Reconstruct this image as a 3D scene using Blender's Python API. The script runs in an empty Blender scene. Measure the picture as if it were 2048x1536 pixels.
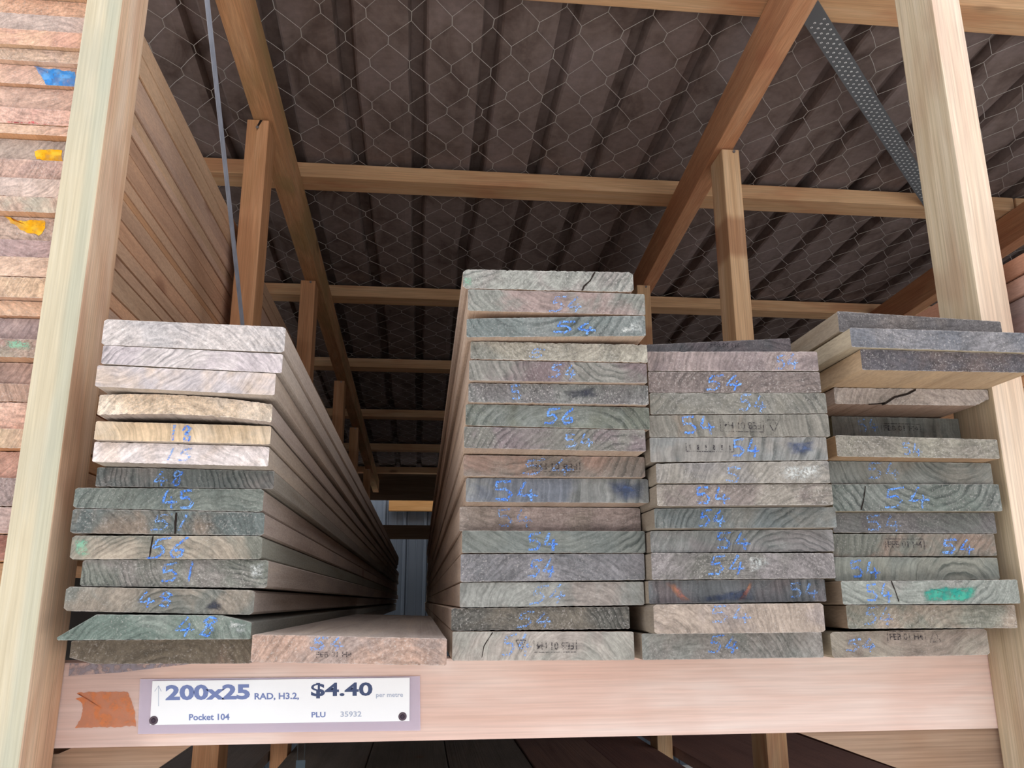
import bpy, bmesh, math, random
from mathutils import Vector, Matrix, noise

# ------------------------------------------------------------------ set-up
H = 1.35                       # eye height of the photographer above the yard
FPX = 1656.0                   # focal length in pixels of a 2048 px wide frame
scene = bpy.context.scene
C = scene.collection
rnd = random.Random(7)

p_, y_, r_ = map(math.radians, (14.67, 6.17, -0.22))
CF = Vector((math.sin(y_) * math.cos(p_), math.cos(y_) * math.cos(p_), math.sin(p_)))
_rt = Vector((math.cos(y_), -math.sin(y_), 0))
_up = _rt.cross(CF)
CR = math.cos(r_) * _rt + math.sin(r_) * _up
CU = -math.sin(r_) * _rt + math.cos(r_) * _up


def ray(px, py):
    return CR * ((px - 1024) / FPX) - CU * ((py - 768) / FPX) + CF


def atY(px, py, Y):
    d = ray(px, py)
    v = d * (Y / d.y)
    return Vector((v.x, v.y, v.z + H))


def lin(c):
    out = []
    for v in c[:3]:
        v = v / 255.0
        out.append(v / 12.92 if v <= 0.04045 else ((v + 0.055) / 1.055) ** 2.4)
    return out


cam = bpy.data.cameras.new('camera')
cam.sensor_fit = 'HORIZONTAL'
cam.sensor_width = 36.0
cam.lens = 36.0 * FPX / 2048
cam.clip_start = 0.02
co = bpy.data.objects.new('camera', cam)
C.objects.link(co)
m = Matrix((CR, CU, -CF)).transposed().to_4x4()
m.translation = Vector((0, 0, H))
co.matrix_world = m
scene.camera = co


# ------------------------------------------------------------------ object helpers
def tag(o, label=None, cat=None, group=None, kind=None):
    if label:
        o['label'] = label
    if cat:
        o['category'] = cat
    if group:
        o['group'] = group
    if kind:
        o['kind'] = kind
    return o


def mesh_obj(name, verts, faces, mats, parent=None, fmat=None, smooth=False, origin=None):
    me = bpy.data.meshes.new(name)
    if origin is not None:
        verts = [Vector(v) - origin for v in verts]
    me.from_pydata([tuple(v) for v in verts], [], faces)
    for mm in (mats if isinstance(mats, (list, tuple)) else [mats]):
        me.materials.append(mm)
    if fmat:
        for p, i in zip(me.polygons, fmat):
            p.material_index = i
    if smooth:
        for p in me.polygons:
            p.use_smooth = True
    me.update()
    o = bpy.data.objects.new(name, me)
    C.objects.link(o)
    if origin is not None:
        o.location = origin
    if parent is not None:
        o.parent = parent
    return o


def bm_obj(name, bm, mats, parent=None, origin=None, smooth=False):
    me = bpy.data.meshes.new(name)
    if origin is not None:
        bmesh.ops.translate(bm, verts=bm.verts, vec=-Vector(origin))
    bmesh.ops.recalc_face_normals(bm, faces=bm.faces)
    bm.to_mesh(me)
    bm.free()
    for mm in (mats if isinstance(mats, (list, tuple)) else [mats]):
        me.materials.append(mm)
    if smooth:
        for p in me.polygons:
            p.use_smooth = True
    o = bpy.data.objects.new(name, me)
    C.objects.link(o)
    if origin is not None:
        o.location = origin
    if parent is not None:
        o.parent = parent
    return o


def hexa_bm(pts, bev=0.0015, bm=None):
    """8 points: bottom ring 0-3, top ring 4-7"""
    own = bm is None
    if own:
        bm = bmesh.new()
    vs = [bm.verts.new(p) for p in pts]
    fs = [bm.faces.new([vs[i] for i in q]) for q in
          ((0, 3, 2, 1), (4, 5, 6, 7), (0, 1, 5, 4), (1, 2, 6, 5), (2, 3, 7, 6), (3, 0, 4, 7))]
    if bev:
        es = list({e for f in fs for e in f.edges})
        bmesh.ops.bevel(bm, geom=es, offset=bev, segments=2, affect='EDGES', profile=0.6)
    return bm


def box_pts(x0, x1, y0, y1, z0, z1):
    return [(x0, y0, z0), (x1, y0, z0), (x1, y1, z0), (x0, y1, z0),
            (x0, y0, z1), (x1, y0, z1), (x1, y1, z1), (x0, y1, z1)]


def timber(name, x0, x1, y0, y1, z0, z1, mat, bev=0.0015, parent=None):
    o = Vector(((x0 + x1) / 2, (y0 + y1) / 2, z0))
    return bm_obj(name, hexa_bm(box_pts(x0, x1, y0, y1, z0, z1), bev), mat, parent, o)


def child_box(name, parent, x0, x1, y0, y1, z0, z1, mat, bev=0.0004):
    """box given in world coordinates, parented without moving"""
    return bm_obj(name, hexa_bm(box_pts(x0, x1, y0, y1, z0, z1), bev), mat, parent, None) if parent is None else \
        _rel(bm_obj(name, hexa_bm(box_pts(x0, x1, y0, y1, z0, z1), bev), mat, None, Vector(parent.location)), parent)


def _rel(o, parent):
    o.parent = parent
    o.location = (0, 0, 0)
    return o


# ------------------------------------------------------------------ materials
class NT:
    def __init__(s, name):
        s.m = bpy.data.materials.new(name)
        s.m.use_nodes = True
        s.t = s.m.node_tree
        for n in list(s.t.nodes):
            s.t.nodes.remove(n)
        s.out = s.n('ShaderNodeOutputMaterial')
        s.b = s.n('ShaderNodeBsdfPrincipled')
        s.l(s.b.outputs[0], s.out.inputs[0])
        if 'Specular IOR Level' in s.b.inputs:
            s.b.inputs['Specular IOR Level'].default_value = 0.25

    def n(s, t, **k):
        nd = s.t.nodes.new(t)
        for a, v in k.items():
            setattr(nd, a, v)
        return nd

    def l(s, a, b):
        s.t.links.new(a, b)

    def set(s, inp, v):
        if hasattr(v, 'is_linked') or isinstance(v, bpy.types.NodeSocket):
            s.l(v, inp)
        else:
            inp.default_value = v

    def math(s, op, a, b=None, c=None, clamp=False):
        nd = s.n('ShaderNodeMath', operation=op, use_clamp=clamp)
        s.set(nd.inputs[0], a)
        if b is not None:
            s.set(nd.inputs[1], b)
        if c is not None:
            s.set(nd.inputs[2], c)
        return nd.outputs[0]

    def coord(s):
        return s.n('ShaderNodeTexCoord').outputs['Object']

    def mapping(s, v, scale=(1, 1, 1), loc=(0, 0, 0)):
        nd = s.n('ShaderNodeMapping')
        s.l(v, nd.inputs[0])
        nd.inputs['Scale'].default_value = scale
        s.set(nd.inputs['Location'], loc)
        return nd.outputs[0]

    def noise(s, v, scale, detail=3, rough=0.55, dist=0.0):
        nd = s.n('ShaderNodeTexNoise')
        s.l(v, nd.inputs['Vector'])
        nd.inputs['Scale'].default_value = scale
        nd.inputs['Detail'].default_value = detail
        nd.inputs['Roughness'].default_value = rough
        nd.inputs['Distortion'].default_value = dist
        return nd.outputs[0]

    def ramp(s, f, stops, interp='LINEAR'):
        nd = s.n('ShaderNodeValToRGB')
        nd.color_ramp.interpolation = interp
        e = nd.color_ramp.elements
        while len(e) < len(stops):
            e.new(0.5)
        for i, (p, c) in enumerate(stops):
            e[i].position = p
            e[i].color = (c[0], c[1], c[2], 1) if hasattr(c, '__len__') else (c, c, c, 1)
        s.l(f, nd.inputs[0])
        return nd.outputs[0]

    def mix(s, f, a, b, mode='MIX'):
        nd = s.n('ShaderNodeMix', data_type='RGBA', blend_type=mode)
        s.set(nd.inputs['Factor'], f)
        for i, v in ((6, a), (7, b)):
            if isinstance(v, (list, tuple)):
                nd.inputs[i].default_value = (v[0], v[1], v[2], 1)
            else:
                s.l(v, nd.inputs[i])
        return nd.outputs[2]

    def smooth(s, v, lo, hi):
        nd = s.n('ShaderNodeMapRange', interpolation_type='SMOOTHSTEP')
        s.set(nd.inputs[0], v)
        nd.inputs[1].default_value = lo
        nd.inputs[2].default_value = hi
        return nd.outputs[0]

    def bump(s, h, strength=0.3, dist=0.002):
        nd = s.n('ShaderNodeBump')
        nd.inputs['Strength'].default_value = strength
        nd.inputs['Distance'].default_value = dist
        s.l(h, nd.inputs['Height'])
        s.l(nd.outputs[0], s.b.inputs['Normal'])

    def attr(s, name):
        nd = s.n('ShaderNodeAttribute', attribute_type='OBJECT', attribute_name=name)
        return nd


def plain(name, c, rough=0.7, metal=0.0):
    t = NT(name)
    t.b.inputs['Base Color'].default_value = (*lin(c), 1)
    t.b.inputs['Roughness'].default_value = rough
    t.b.inputs['Metallic'].default_value = metal
    return t.m


AX = {'X': (0.06, 1, 1), 'Y': (1, 0.06, 1), 'Z': (1, 1, 0.06)}


def wood(name, lo, mid, hi, axis='Y', scale=28, stain=None, stain_amt=0.5, stain_thr=0.55, knots=0.0, band=None,
         rough=0.8, fibre=0.22, grey=None):
    """sawn pine: streaks along the axis, fine fibre, optional blotchy stain, dark knots and one coloured band"""
    t = NT(name)
    co_ = t.coord()
    oi = t.n('ShaderNodeObjectInfo')
    off = t.n('ShaderNodeCombineXYZ')
    r = t.math('MULTIPLY', oi.outputs['Random'], 37.0)
    for i in range(3):
        t.l(r, off.inputs[i])
    st = t.mapping(co_, AX[axis], off.outputs[0])
    n1 = t.noise(st, scale, 4, 0.6, 0.7)
    col = t.ramp(n1, [(0.28, lin(lo)), (0.5, lin(mid)), (0.72, lin(hi))])
    if stain:
        st3 = t.mapping(co_, tuple(0.35 if v < 1 else 1 for v in AX[axis]), off.outputs[0])
        n3 = t.noise(st3, 9, 3, 0.6, 0.4)
        f = t.smooth(n3, stain_thr - 0.08, stain_thr + 0.12)
        f = t.math('MULTIPLY', f, stain_amt)
        col = t.mix(f, col, lin(stain))
    if band:
        ax, a, b, w, bc, amt = band
        sx = t.n('ShaderNodeSeparateXYZ')
        t.l(co_, sx.inputs[0])
        wob = t.math('MULTIPLY', t.math('SUBTRACT', t.noise(st, 10, 3), 0.5), w * 3)
        v = t.math('ADD', sx.outputs['XYZ'.index(ax)], wob)
        f = t.math('MULTIPLY', t.smooth(v, a - w, a + w), t.math('SUBTRACT', 1.0, t.smooth(v, b - w, b + w)))
        col = t.mix(t.math('MULTIPLY', f, amt), col, lin(bc))
    if knots:
        vo = t.n('ShaderNodeTexVoronoi')
        st4 = t.mapping(co_, tuple(0.45 if v < 1 else 1 for v in AX[axis]), off.outputs[0])
        t.l(st4, vo.inputs['Vector'])
        vo.inputs['Scale'].default_value = 7.0
        f = t.math('SUBTRACT', 1.0, t.smooth(vo.outputs['Distance'], 0.05, 0.16))
        col = t.mix(t.math('MULTIPLY', f, knots), col, lin((95, 62, 48)))
    fine = t.noise(t.mapping(co_, tuple(v * (0.3 if v < 1 else 1) for v in AX[axis]), off.outputs[0]), 420, 2, 0.6)
    g = t.ramp(fine, [(0.3, 1 - fibre), (0.7, 1 + fibre * 0.3)])
    col = t.mix(1.0, col, g, 'MULTIPLY')
    t.l(col, t.b.inputs['Base Color'])
    t.b.inputs['Roughness'].default_value = rough
    hh = t.math('ADD', t.math('MULTIPLY', fine, 0.5), n1)
    t.bump(hh, 0.25, 0.0015)
    return t.m


def board_end_material():
    """cross-cut end of a board; colours, ring centre and fuzz come from the board's own properties"""
    t = NT('board_end_grain')
    co_ = t.coord()
    a1, a2 = t.attr('end_color').outputs['Color'], t.attr('end_color_two').outputs['Color']
    ring = t.n('ShaderNodeSeparateXYZ')
    t.l(t.attr('ring').outputs['Vector'], ring.inputs[0])      # cx, cz, frequency
    misc = t.n('ShaderNodeSeparateXYZ')
    t.l(t.attr('grain').outputs['Vector'], misc.inputs[0])     # ring strength, fuzz, seed
    seed = t.n('ShaderNodeCombineXYZ')
    for i in range(3):
        t.l(misc.outputs[2], seed.inputs[i])
    P = t.mapping(co_, (1, 1, 1), seed.outputs[0])
    s = t.n('ShaderNodeSeparateXYZ')
    t.l(co_, s.inputs[0])
    warp = t.math('MULTIPLY', t.math('SUBTRACT', t.noise(P, 12, 3), 0.5), 0.034)
    warp2 = t.math('MULTIPLY', t.math('SUBTRACT', t.noise(P, 70, 2), 0.5), 0.005)
    dx = t.math('SUBTRACT', s.outputs[0], ring.outputs[0])
    dz = t.math('SUBTRACT', s.outputs[2], ring.outputs[1])
    r = t.math('SQRT', t.math('ADD', t.math('MULTIPLY', dx, dx), t.math('MULTIPLY', dz, dz)))
    r = t.math('ADD', t.math('ADD', r, warp), warp2)
    ph = t.math('FRACT', t.math('MULTIPLY', r, ring.outputs[2]))
    late = t.math('MULTIPLY', t.smooth(ph, 0.4, 0.86), t.math('SUBTRACT', 1.0, t.smooth(ph, 0.9, 1.0)))
    late = t.math('MULTIPLY', late, t.smooth(t.noise(P, 17, 2), 0.4, 0.66))
    blotch = t.smooth(t.noise(P, 13, 4, 0.6, 0.5), 0.42, 0.6)
    col = t.mix(blotch, a1, a2)
    b2 = t.noise(P, 45, 4, 0.65)
    col = t.mix(1.0, col, t.ramp(b2, [(0.25, 0.74), (0.5, 1.0), (0.75, 1.2)]), 'MULTIPLY')
    dark = t.mix(1.0, col, (0.42, 0.46, 0.47), 'MULTIPLY')
    col = t.mix(t.math('MULTIPLY', late, misc.outputs[0]), col, dark)
    # fine streaks that follow the rings
    rr_ = t.n('ShaderNodeCombineXYZ')
    t.l(t.math('MULTIPLY', r, 1.0), rr_.inputs[0])
    t.l(t.math('MULTIPLY', dx, 0.12), rr_.inputs[1])
    t.l(misc.outputs[2], rr_.inputs[2])
    fs_ = t.noise(rr_.outputs[0], 330, 3, 0.7)
    col = t.mix(1.0, col, t.ramp(fs_, [(0.3, 0.72), (0.5, 1.0), (0.68, 1.24)]), 'MULTIPLY')
    # torn fibres: pale specks, and dark pits between them
    fz = t.noise(P, 480, 2, 0.7)
    zone = t.smooth(t.noise(P, 30, 3), 0.32, 0.62)
    fam = t.math('MULTIPLY', misc.outputs[1], t.math('ADD', t.math('MULTIPLY', zone, 0.75), 0.25))
    sp = t.math('MULTIPLY', t.smooth(fz, 0.54, 0.72), fam)
    pit = t.math('MULTIPLY', t.math('SUBTRACT', 1.0, t.smooth(fz, 0.28, 0.44)), fam)
    fz2 = t.noise(P, 210, 3, 0.75)
    col = t.mix(1.0, col, t.mix(misc.outputs[1], (1, 1, 1), t.ramp(fz2, [(.32, .66), (.5, 1.0), (.68, 1.32)])), 'MULTIPLY')
    col = t.mix(t.math('MULTIPLY', sp, 0.85), col, t.mix(0.7, col, (0.75, 0.72, 0.68)))
    col = t.mix(t.math('MULTIPLY', pit, 0.5), col, t.mix(1.0, col, (0.45, 0.42, 0.4), 'MULTIPLY'))
    rim = t.n('ShaderNodeAttribute', attribute_type='GEOMETRY', attribute_name='rim').outputs['Fac']
    rf = t.math('MULTIPLY', t.smooth(rim, .25, 1.0), t.smooth(t.noise(P, 130, 3, .7), .38, .62))
    col = t.mix(t.math('MULTIPLY', rf, t.math('ADD', .25, t.math('MULTIPLY', misc.outputs[1], .5))), col, t.mix(.6, col, (.78, .74, .7)))
    hs = t.n('ShaderNodeHueSaturation')
    hs.inputs['Saturation'].default_value = 0.8
    t.l(col, hs.inputs['Color'])
    col = t.mix(1.0, hs.outputs[0], (.86, .815, .80), 'MULTIPLY')
    t.l(col, t.b.inputs['Base Color'])
    t.b.inputs['Roughness'].default_value = 0.9
    hh = t.math('ADD', t.math('MULTIPLY', fz, t.math('ADD', misc.outputs[1], 0.15)), t.math('MULTIPLY', late, 0.4))
    t.bump(hh, 0.35, 0.0015)
    return t.m


def board_side_material():
    t = NT('board_long_grain')
    co_ = t.coord()
    misc = t.n('ShaderNodeSeparateXYZ')
    t.l(t.attr('grain').outputs['Vector'], misc.inputs[0])
    seed = t.n('ShaderNodeCombineXYZ')
    for i in range(3):
        t.l(misc.outputs[2], seed.inputs[i])
    st = t.mapping(co_, (1, 0.05, 1), seed.outputs[0])
    c = t.attr('side_color').outputs['Color']
    n1 = t.noise(st, 40, 4, 0.6, 0.6)
    col = t.mix(1.0, c, t.ramp(n1, [(0.25, (0.78, 0.74, 0.7)), (0.5, (1, 1, 1)), (0.75, (1.12, 1.08, 1.02))]), 'MULTIPLY')
    n2 = t.noise(t.mapping(co_, (1, 0.4, 1), seed.outputs[0]), 6, 3)
    col = t.mix(1.0, col, t.ramp(n2, [(0.3, (0.82, 0.8, 0.8)), (0.65, (1.06, 1.04, 1.0))]), 'MULTIPLY')
    vo = t.n('ShaderNodeTexVoronoi')
    t.l(t.mapping(co_, (1, 0.5, 1), seed.outputs[0]), vo.inputs['Vector'])
    vo.inputs['Scale'].default_value = 4.5
    f = t.math('SUBTRACT', 1.0, t.smooth(vo.outputs['Distance'], 0.03, 0.1))
    col = t.mix(t.math('MULTIPLY', f, 0.5), col, lin((120, 72, 52)))
    fine = t.noise(t.mapping(co_, (1, 0.2, 1), seed.outputs[0]), 500, 2, 0.6)
    col = t.mix(1.0, col, t.ramp(fine, [(0.3, 0.86), (0.7, 1.08)]), 'MULTIPLY')
    t.l(col, t.b.inputs['Base Color'])
    t.b.inputs['Roughness'].default_value = 0.85
    t.bump(t.math('ADD', fine, n1), 0.3, 0.001)
    return t.m


def rubbed(name, c, scale=650, lo=0.42, hi=0.56, c2=None, rough=0.8, floor_=0.0, soft=0.0, amount=1.0):
    """crayon, stamp ink or paint that has only caught on part of the rough wood"""
    t = NT(name)
    co_ = t.coord()
    f = t.smooth(t.noise(co_, scale, 3, 0.65), lo, hi)
    f = t.math('MULTIPLY', f, t.math('ADD', 0.55, t.math('MULTIPLY', t.smooth(t.noise(co_, 60, 2), 0.35, 0.6), 0.45)))
    if floor_:
        f = t.math('MAXIMUM', f, floor_)
    if soft:
        nd = t.n('ShaderNodeAttribute', attribute_type='GEOMETRY', attribute_name='inward')
        f = t.math('MULTIPLY', f, t.smooth(nd.outputs['Fac'], 0.0, soft))
    f = t.math('MULTIPLY', f, amount)
    if c2:
        col = t.mix(t.smooth(t.noise(co_, 90, 3), 0.4, 0.6), lin(c), lin(c2))
        t.l(col, t.b.inputs['Base Color'])
    else:
        t.b.inputs['Base Color'].default_value = (*lin(c), 1)
    t.b.inputs['Roughness'].default_value = rough
    tr = t.n('ShaderNodeBsdfTransparent')
    mx = t.n('ShaderNodeMixShader')
    t.l(f, mx.inputs[0])
    t.l(tr.outputs[0], mx.inputs[1])
    t.l(t.b.outputs[0], mx.inputs[2])
    t.l(mx.outputs[0], t.out.inputs[0])
    return t.m


M_END = board_end_material()
M_SIDE = board_side_material()
M_CRAYON = rubbed('blue_crayon', (84, 146, 250), 560, 0.42, 0.6, (128, 180, 252))
M_CRAYON_FAINT = rubbed('faint_blue_crayon', (118, 166, 240), 620, 0.46, 0.62, (148, 188, 245))
M_INK = rubbed('stamp_ink', (48, 42, 48), 700, 0.4, 0.58)
M_CRACK = plain('crack_shade', (38, 30, 26), 0.95)  # flat dark brown stands in for the shade inside a slit
M_YELLOW = rubbed('yellow_paint', (250, 180, 20), 320, 0.22, 0.42, (255, 200, 60), floor_=0.35)
M_BLUEP = rubbed('blue_paint', (60, 140, 215), 260, 0.25, 0.45, (105, 170, 230), floor_=0.25)
M_REDP = rubbed('red_raddle', (215, 95, 100), 420, 0.4, 0.6, (225, 130, 120))
M_GREENP = rubbed('green_paint', (135, 190, 162), 320, 0.36, 0.55, (155, 200, 170), soft=.5, amount=.75)
M_TEAL = rubbed('teal_paint', (40, 150, 135), 240, 0.28, 0.5, (75, 165, 142), floor_=0.3, soft=.3, amount=.9)
M_STAINB = rubbed('blue_black_stain', (84, 98, 132), 110, 0.3, 0.6, (70, 78, 100), floor_=0.45, soft=.7, amount=.85)
M_STAINO = rubbed('resin_streak', (205, 140, 105), 200, 0.3, 0.5, (190, 130, 125), floor_=0.3, soft=.7, amount=.8)
M_STAINW = rubbed('pale_mould', (205, 208, 205), 300, 0.35, 0.65, (225, 225, 220), soft=.6, amount=.8)
M_DARKST = rubbed('dark_knot', (62, 64, 74), 200, 0.3, 0.5, floor_=0.45, soft=.8, amount=.85)

# ------------------------------------------------------------------ boards
ORD = ['top', 'second', 'third', 'fourth', 'fifth', 'sixth', 'seventh', 'eighth', 'ninth', 'tenth', 'eleventh', 'twelfth',
       'thirteenth', 'fourteenth', 'fifteenth', 'sixteenth', 'seventeenth', 'eighteenth', 'nineteenth', 'twentieth',
       'twenty-first', 'twenty-second', 'twenty-third', 'twenty-fourth', 'twenty-fifth', 'twenty-sixth', 'twenty-seventh',
       'twenty-eighth', 'twenty-ninth']


def outline(w, zb0, zb1, zt0, zt1, rough, seed, arch=0.0, cut=None, rr=0.0012):
    """closed cross-section in x,z (x from 0 to w); rough = fuzz of the saw edge, arch = cupping"""
    N = max(24, int(w / 0.0016))
    pts = []

    def nz(i, k):
        return (noise.noise(Vector((i * 0.9, k * 7.3 + seed, seed * 0.37))) * 0.7 + noise.noise(Vector((i * 0.23, k * 3.1 + seed, 5.5)))) * rough

    for i in range(N + 1):                 # bottom, left to right
        u = i / N
        x = u * w
        e = min(x, w - x)
        ro = max(0.0, rr - e)
        z = zb0 + (zb1 - zb0) * u + arch * 4 * u * (1 - u) + ro * 0.8 + abs(nz(i, 1)) * 0.7
        pts.append([x, z])
    for i in range(N, -1, -1):             # top, right to left
        u = i / N
        x = u * w
        e = min(x, w - x)
        ro = max(0.0, rr - e)
        z = zt0 + (zt1 - zt0) * u + arch * 4 * u * (1 - u) - ro * 0.8 - abs(nz(i, 2)) * 0.7
        pts.append([x, z])
    if cut:
        cut(pts, w)
    return pts


def make_board(b, label, group, name='timber_board'):
    """b: x0,x1,y,zb0,zb1,zt0,zt1,length + look"""
    w = b['x1'] - b['x0']
    zo = min(b['zb0'], b['zb1'])
    cx = (b['x0'] + b['x1']) / 2
    org = Vector((cx, b['y'], zo))
    pts = outline(w, b['zb0'] - zo, b['zb1'] - zo, b['zt0'] - zo, b['zt1'] - zo, b.get('rough', 0.0007), b['seed'],
                  b.get('arch', 0), b.get('cut'), b.get('rr', 0.0012))
    n = len(pts)
    L = b['length']
    ys = [0, 0.004, L * 0.25, L * 0.5, L * 0.75, L]
    verts = []
    bow = b.get('bow', 0.0)
    for k, yy in enumerate(ys):
        u = yy / L
        sx = bow * 4 * u * (1 - u)
        for j, (x, z) in enumerate(pts):
            dy = 0.0
            if k == 0:
                dy = abs(noise.noise(Vector((x * 90, z * 90, b['seed'])))) * b.get('rough', 0.0007)
            verts.append((x - w / 2 + sx, yy + dy, z))
    faces, fm = [], []
    # front face: a torn rim along both edges and the field between them
    N = n // 2 - 1
    ib = len(verts)
    for i in range(N + 1):
        lo_, hi_ = Vector(verts[i]), Vector(verts[n - 1 - i])
        k = min(.3, .0016 / max(1e-5, (hi_ - lo_).length))
        verts.append(tuple(lo_.lerp(hi_, k)))
        verts.append(tuple(hi_.lerp(lo_, k)))
    for i in range(N):
        a0_, a1_ = ib + 2 * i, ib + 2 * i + 2
        faces += [(i, i + 1, a1_, a0_), (a0_, a1_, a1_ + 1, a0_ + 1), (a0_ + 1, a1_ + 1, n - 2 - i, n - 1 - i)]
        fm += [0, 0, 0]
    for k in range(len(ys) - 1):
        for j in range(n):
            j2 = (j + 1) % n
            a, d = k * n + j, k * n + j2
            faces.append((d, a, a + n, d + n))
            fm.append(1)
    o0 = (len(ys) - 1) * n
    for i in range(N):
        faces.append((o0 + i + 1, o0 + i, o0 + n - 1 - i, o0 + n - 2 - i))
        fm.append(0)
    ob = mesh_obj(name, verts, faces, [M_END, M_SIDE], fmat=fm)
    at = ob.data.attributes.new('rim', 'FLOAT', 'POINT')
    for j in range(n):
        at.data[j].value = 1.0
    ob.location = org
    ob['end_color'] = lin(b['c1'])
    ob['end_color_two'] = lin(b['c2'])
    sc_ = lin(b['side'])
    gn = min(b.get('side_gain', 1.5), .6 / max(sc_))
    ob['side_color'] = [v * gn for v in sc_]
    ob['ring'] = [b['ring'][0], b['ring'][1], b['ring'][2]]
    ob['grain'] = [b['ring'][3], b['fuzz'], (b['seed'] * 3.17) % 50.0]
    tag(ob, label, 'board', group)
    b['obj'] = ob
    return ob


def on_face(b, px, py, lift=0.0005):
    v = atY(px, py, b['y'] - lift)
    return v - b['obj'].location


def inside(b, v, pad=0.0006):
    """keep a mark on the end face"""
    o = b['obj'].location
    u = min(1, max(0, (v.x + o.x - b['x0']) / (b['x1'] - b['x0'])))
    ar = b.get('arch', 0) * 4 * u * (1 - u)
    lo = b['zb0'] + (b['zb1'] - b['zb0']) * u + ar + pad - o.z
    hi = b['zt0'] + (b['zt1'] - b['zt0']) * u + ar - pad - o.z
    return Vector((min(max(v.x, b['x0'] - o.x + pad), b['x1'] - o.x - pad), v.y, min(max(v.z, lo), hi)))


GL = {
    '1': [[(.62, 1), (.34, 0)]],
    '4': [[(.5, 1), (.05, .32), (.98, .36)], [(.7, .62), (.6, -.02)]],
    '5': [[(.95, .98), (.22, .9), (.14, .52), (.6, .6), (.86, .34), (.6, .06), (.02, .05)]],
    '6': [[(.78, 1), (.36, .66), (.1, .28), (.38, .02), (.8, .14), (.78, .4), (.32, .36)]],
    '8': [[(.82, .86), (.45, 1), (.22, .76), (.76, .36), (.6, .02), (.2, .14), (.4, .5), (.86, .88)]],
    '3': [[(.2, .98), (.8, .95), (.42, .58), (.82, .34), (.55, .02), (.1, .06)]],
    'S': [[(.9, .9), (.3, .95), (.2, .6), (.75, .4), (.6, .05), (.05, .1)]],
}


def ribbon(poly, wd, y, verts, faces):
    """flat crayon stroke in the x,z plane"""
    b0 = len(verts)
    n = len(poly)
    for i, p in enumerate(poly):
        a = poly[max(0, i - 1)]
        c = poly[min(n - 1, i + 1)]
        t = Vector((c[0] - a[0], c[1] - a[1]))
        if t.length < 1e-9:
            t = Vector((1, 0))
        t.normalize()
        q = Vector((-t.y, t.x)) * wd * 0.5
        verts.append(Vector((p[0] + q.x, y, p[1] + q.y)))
        verts.append(Vector((p[0] - q.x, y, p[1] - q.y)))
    for i in range(n - 1):
        k = b0 + 2 * i
        faces.append((k, k + 1, k + 3, k + 2))


def dense(poly, k=4):
    out = []
    for a, c in zip(poly[:-1], poly[1:]):
        for j in range(k):
            out.append((a[0] + (c[0] - a[0]) * j / k, a[1] + (c[1] - a[1]) * j / k))
    out.append(poly[-1])
    return out


def write(b, text, x0, y0, x1, y1, faint=False, wd=0.0021, passes=2):
    """hand-written crayon number in the pixel box x0,y0,x1,y1 of the board's end"""
    A, B = on_face(b, x0, y0), on_face(b, x1, y1)
    verts, faces = [], []
    n = len(text)
    W = (B.x - A.x) / n
    hgt = A.z - B.z
    rr = random.Random(int(b['seed'] * 1000) + n)
    slant, tilt = rr.uniform(-.25, .35), rr.uniform(-.06, .06)
    for k, ch in enumerate(text):
        for st in GL[ch]:
            for ps in range(passes):
                jx, jz = rr.uniform(-.0007, .0007), rr.uniform(-.0007, .0007)
                poly = []
                for (u, v) in dense(st):
                    x = A.x + W * (k + 0.06 + 0.86 * u) + slant * (v - .5) * hgt + jx + rr.uniform(-.0005, .0005)
                    z = B.z + hgt * v + tilt * W * (k + u - n / 2) + jz + rr.uniform(-.0005, .0005)
                    q = inside(b, Vector((x, 0, z)), 0.0016)
                    poly.append((q.x, q.z))
                ribbon(poly, wd * (0.75 if ps else 1), -0.0005 - 0.00005 * ps, verts, faces)
    return mesh_obj('crayon_mark', verts, faces, M_CRAYON_FAINT if faint else M_CRAYON, b['obj'])


def patch(b, pts, mat, name='paint_mark', rag=0.0012, lift=0.0003):
    """irregular thin coat of paint or stain given by pixel corners"""
    P = [on_face(b, *p) for p in pts]
    out = []
    sd = b['seed'] * 11
    for i in range(len(P)):
        a, c = P[i], P[(i + 1) % len(P)]
        k = max(3, int((c - a).length / 0.002))
        for j in range(k):
            q = a.lerp(c, j / k)
            nz_ = noise.noise(Vector((q.x * 160 + sd, q.z * 160, 1.7))) * rag * 2
            nz2 = noise.noise(Vector((q.x * 160, q.z * 160 + sd, 9.7))) * rag * 2
            out.append(inside(b, Vector((q.x + nz_, -lift, q.z + nz2)), 0.0004))
    cen = sum(out, Vector()) / len(out)
    verts = out + [cen]
    n = len(out)
    faces = [((i + 1) % n, i, n) for i in range(n)]
    o = mesh_obj(name, verts, faces, mat, b['obj'])
    at = o.data.attributes.new('inward', 'FLOAT', 'POINT')
    at.data[n].value = 1.0
    return o


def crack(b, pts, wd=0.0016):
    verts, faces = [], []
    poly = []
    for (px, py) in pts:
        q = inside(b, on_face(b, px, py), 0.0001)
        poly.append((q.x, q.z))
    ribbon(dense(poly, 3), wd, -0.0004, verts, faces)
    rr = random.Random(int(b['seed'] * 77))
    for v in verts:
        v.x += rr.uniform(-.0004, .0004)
    return mesh_obj('crack', verts, faces, M_CRACK, b['obj'])


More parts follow.
